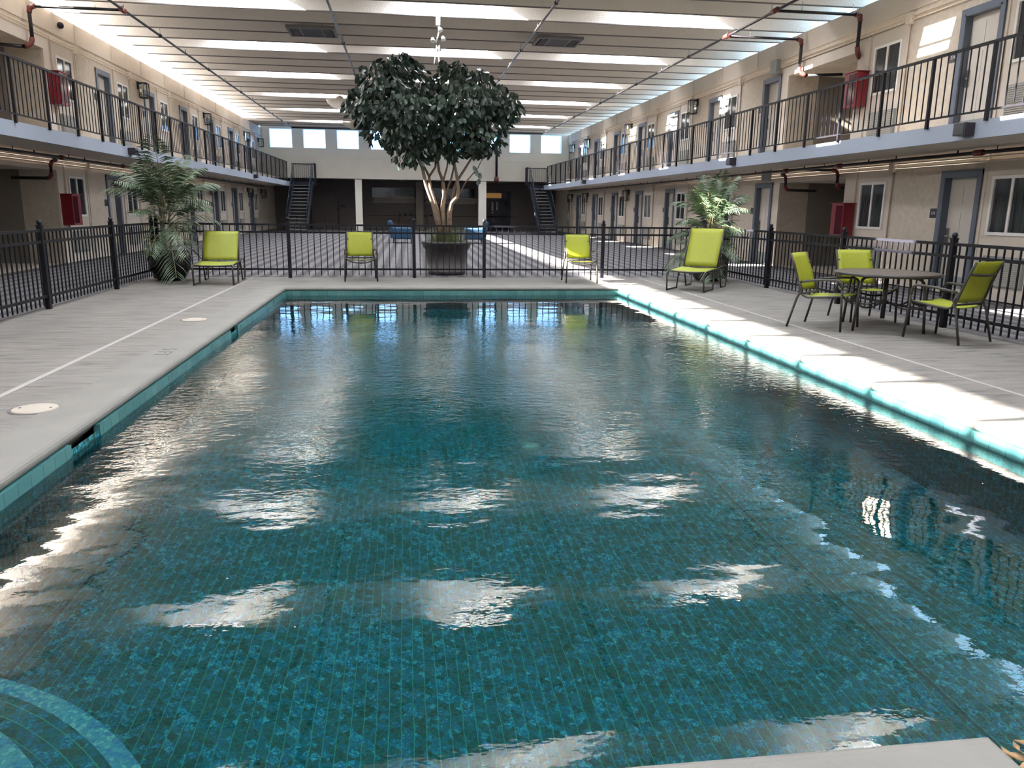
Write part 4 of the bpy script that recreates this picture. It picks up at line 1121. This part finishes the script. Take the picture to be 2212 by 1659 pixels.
palm(-4.36, 15.45, ('leafy palm in the black pot at the left fence corner', 'large black glazed pot holding the left palm'),
     [(.20,0),(.26,.04),(.36,.22),(.385,.38),(.36,.50),(.33,.54),(.35,.57),(.30,.57)], M['pot_black'], 1.12, 1.22, 60, 11, lambda x, y, z: (z < 1.2 and (x < -4.70 or y > 15.92)) or (z < .95 and x > -3.80))
palm(6.12, 15.45, ('leafy palm behind the right lounge chair', 'dark round pot behind the right lounge chair'),
     [(.20,0),(.27,.05),(.31,.2),(.33,.36),(.32,.40),(.28,.40)], M['pot_brown'], 1.20, 1.05, 48, 5, lambda x, y, z: z < 1.2 and (y > 15.92 or x > 6.60))

o = empty('side_table', (7.95,8.35,ZF), 0, 'small dark round side table behind the right pool fence', 'table')
MB().lathe([(.01,.50),(.20,.50),(.215,.51),(.215,.53),(.20,.535),(.01,.535)], (0,0,0), 28).build('table_top', M['bronze'], o)
for k in range(3):
    a = R(30+120*k); MB().tube([(.08*math.cos(a),.08*math.sin(a),.50),(.17*math.cos(a),.17*math.sin(a),0)], .011, 8).build('leg', M['bronze'], o)

# big planter and tree beyond the fence
TX, TY = .88, 17.12
o = empty('tree_planter', (TX,TY,ZF), 0, 'huge dark brown planter tub holding the tree', 'planter')
MB().lathe([(.375,0),(.40,.02),(.415,.11),(.40,.115),(.455,.52),(.505,.585),(.515,.60),(.515,.635),(.535,.645),(.54,.70),(.525,.71),(.49,.71),(.48,.64)], (0,0,0), 44).build('tub', M['pot_brown'], o)
MB().lathe([(.48,.655),(.01,.67)], (0,0,0), 30, False).build('soil', M['soil'], o)
tag(MB().tube([(TX-.24,TY-.42,.38),(TX-.25,TY-.46,.20),(TX-.20,TY-.55,.0),(TX-.22,TY-.62,-.005)], .012, 6).build('power_cord', M['black']), 'black cord hanging down the front of the tree planter', 'cord')
gr = MB(); rg = random.Random(9)
for k in range(230):
    a, rr = rg.uniform(0,6.28), rg.uniform(.24,.40); x, y = rr*math.cos(a), rr*math.sin(a); L = rg.uniform(.16,.42); l = rg.uniform(.02,.13)
    d = Vector((math.cos(a)*l + rg.uniform(-.04,.04), math.sin(a)*l + rg.uniform(-.04,.04), L)); p = Vector((x,y,.0)); s_ = Vector((-math.sin(a),math.cos(a),0))*.006
    b = len(gr.v); m_ = p + d*.55; e_ = p + d + Vector((math.cos(a),math.sin(a),-.6))*L*.14
    gr.v += [tuple(p-s_),tuple(p+s_),tuple(m_+s_),tuple(m_-s_),tuple(e_)]; gr.f += [(b,b+1,b+2,b+3),(b+3,b+2,b+4)]; gr.sm += [False,False]
g_ = gr.build('ornamental_grass', M['grass']); g_.location = (TX,TY,.655); tag(g_, 'thin green grass growing round the tree foot in the planter', 'grass', kind='stuff')

tree = empty('ficus_tree', (TX,TY,.64), 0, 'tall leafy indoor tree with several bare trunks in the planter', 'tree')
def stem(pts, r0, r1, yo):
    q = [Vector((x-TX, yo*(i/len(pts)), z-.64)) for i, (x,z) in enumerate(pts)]; n_ = len(q)
    MB().tube(q, [r0+(r1-r0)*i/(n_-1) for i in range(n_)], 9).build('trunk', M['bark'], tree)
    return q
tips = []
for pts, r0, r1, yo in (
    ([(.76,.662),(.64,1.3),(.58,1.49),(.45,1.85),(.38,2.19),(.26,2.44),(-.01,2.72),(-.29,3.08),(-.52,3.39)], .05,.016,-.3),
    ([(.78,.662),(.69,1.33),(.55,1.78),(.52,2.04),(.41,2.25),(.30,2.9)], .048,.014,.15),
    ([(.52,2.02),(.66,2.23),(.67,2.51),(.56,3.06),(.42,3.69)], .026,.012,.3),
    ([(.84,.662),(.80,1.39),(.84,1.63),(.81,1.94),(.73,2.14),(.70,2.41),(.61,2.97)], .055,.016,.05),
    ([(.84,1.60),(1.0,2.02),(1.05,2.23),(1.09,2.79),(1.14,3.53)], .024,.012,.4),
    ([(.81,1.92),(.90,2.23),(.94,2.7),(.97,3.4)], .022,.010,-.2),
    ([(.94,.662),(.94,1.28),(.99,1.49),(1.11,1.61),(1.13,1.79),(1.09,2.08),(1.04,2.33),(1.09,2.98)], .06,.018,-.15),
    ([(1.10,1.58),(1.29,1.92),(1.54,2.21),(1.67,2.48)], .018,.007,-.25),
    ([(1.0,1.50),(1.05,1.79),(1.13,1.97),(1.29,2.21),(1.43,2.43),(1.62,2.9),(1.86,3.46)], .036,.014,.2)):
    stem(pts, r0, r1, yo)
fo = MB(); rg = random.Random(21)
# clumps of leaves: (x, z, y offset, rx, rz)
cl = [(-.50,3.95,0,.42,.36),(-.05,4.20,.1,.42,.30),(-.80,3.45,0,.40,.38),(-.30,3.50,-.5,.55,.45),(.20,3.85,.2,.50,.38),(.10,3.30,-.6,.55,.40),(.55,3.65,.4,.45,.32),
      (-.45,3.0,.1,.42,.36),(.05,2.80,.2,.50,.32),(-.15,2.95,-.5,.40,.34),(1.05,4.02,.1,.40,.28),(1.45,3.90,.1,.45,.36),(1.95,3.55,0,.45,.38),(2.15,3.40,-.1,.33,.28),(1.30,3.50,-.5,.55,.42),
      (1.75,3.15,0,.48,.40),(1.35,2.95,-.4,.50,.36),(1.75,2.80,.2,.35,.28),(.95,3.25,-.6,.50,.40),(.80,2.85,-.3,.45,.30),(1.05,2.75,.4,.45,.26),(.55,3.10,.6,.5,.4),(1.3,3.3,.6,.5,.4),(.35,2.55,-.2,.30,.16),(.90,2.50,-.2,.30,.16),
      (-.2,3.5,.6,.5,.4),(.25,2.42,-.3,.22,.14),(-.03,2.36,-.3,.20,.10),(1.55,2.62,-.1,.22,.16),(.85,4.25,.0,.06,.12),(.00,4.40,.1,.14,.08),(1.17,4.28,.1,.10,.10)]
for cx, cz, cy, rx, rz_ in cl:
    n_ = int(1000*rx*rz_)+10
    for k in range(n_):
        v = Vector((rg.gauss(0,1),rg.gauss(0,1),rg.gauss(0,1))).normalized()*rg.uniform(.45,1.0)**.6
        p = Vector((cx-TX+v.x*rx, cy+v.y*rx*.85, cz-.64+v.z*rz_))
        d = Vector((v.x*.6+rg.uniform(-.5,.5), v.y*.6+rg.uniform(-.5,.5), -.75+rg.uniform(-.35,.55)))
        up = Vector((rg.uniform(-1,1),rg.uniform(-1,1),rg.uniform(.1,1)))
        leaf_face(fo, p, d, up, rg.uniform(.13,.21), rg.uniform(.07,.11))
for px_, pz_ in ((1.50,2.10),(1.58,2.02),(1.56,1.90),(1.44,2.16)):
    leaf_face(fo, Vector((px_-TX,-.2,pz_-.64+.1)), Vector((rg.uniform(-.4,.4),-.2,-.8)), Vector((rg.uniform(-1,1),-1,.3)), .17, .11)
for cx, cz, cy, rx, rz_ in cl:
    a = Vector((cx-TX+rg.uniform(-.3,.3)*rx, cy+rg.uniform(-.3,.3)*rx, cz-.64-rz_*.7)); b_ = Vector((cx-TX+rg.uniform(-1,1)*rx*.7, cy+rg.uniform(-1,1)*rx*.6, cz-.64+rz_*.7))
    MB().tube([a,(a+b_)/2+Vector((rg.uniform(-.05,.05),0,0)),b_], [.010,.008,.003], 5).build('branch', M['bark'], tree)
fo.build('foliage', M['leaf'], tree)

# ------------------------------------------------------------------ light
w = bpy.data.worlds.new('sky'); scene.world = w; w.use_nodes = True
t = w.node_tree; bg = t.nodes['Background']
sk = t.nodes.new('ShaderNodeTexSky'); sk.sky_type = 'NISHITA'; sk.sun_disc = False; sk.sun_elevation = R(25.6); sk.sun_rotation = R(277)
t.links.new(sk.outputs[0], bg.inputs['Color']); bg.inputs['Strength'].default_value = .25
w.cycles.sampling_method = 'NONE'
sun = bpy.data.lights.new('sun', 'SUN'); sun.energy = 120; sun.angle = R(.55); sun.color = (1,.95,.88)
so = bpy.data.objects.new('sun', sun); col.objects.link(so)
so.rotation_euler = Vector((2.07,.25,-1)).to_track_quat('-Z','Y').to_euler()

# ------------------------------------------------------------------ camera
yaw, pitch, roll, f = .135797466, .22138343, -.0126809101, 1689.72662
cy, sy, cp, sp_ = math.cos(yaw), math.sin(yaw), math.cos(pitch), math.sin(pitch)
fw = Vector((sy*cp, cy*cp, -sp_)); rt = Vector((cy,-sy,0)); dn = fw.cross(rt)
cr, sr = math.cos(roll), math.sin(roll)
r2 = rt*cr + dn*sr; d2 = dn*cr - rt*sr
cam = bpy.data.cameras.new('camera'); co = bpy.data.objects.new('camera', cam); col.objects.link(co)
co.matrix_world = Matrix(((r2.x,-d2.x,-fw.x,0),(r2.y,-d2.y,-fw.y,0),(r2.z,-d2.z,-fw.z,1.4),(0,0,0,1)))
cam.sensor_fit = 'HORIZONTAL'; cam.sensor_width = 36; cam.lens = f/2212*36; cam.clip_start = .05; cam.clip_end = 500
scene.camera = co
vs = scene.view_settings; vs.view_transform = 'Standard'; vs.look = 'None'; vs.gamma = 1; vs.use_curve_mapping = False; vs.exposure = 0.34
scene.cycles.diffuse_bounces = 8; scene.cycles.max_bounces = 12; scene.cycles.transparent_max_bounces = 12; scene.cycles.glossy_bounces = 3
scene.cycles.sample_clamp_indirect = 6; scene.cycles.caustics_reflective = False; scene.cycles.caustics_refractive = True
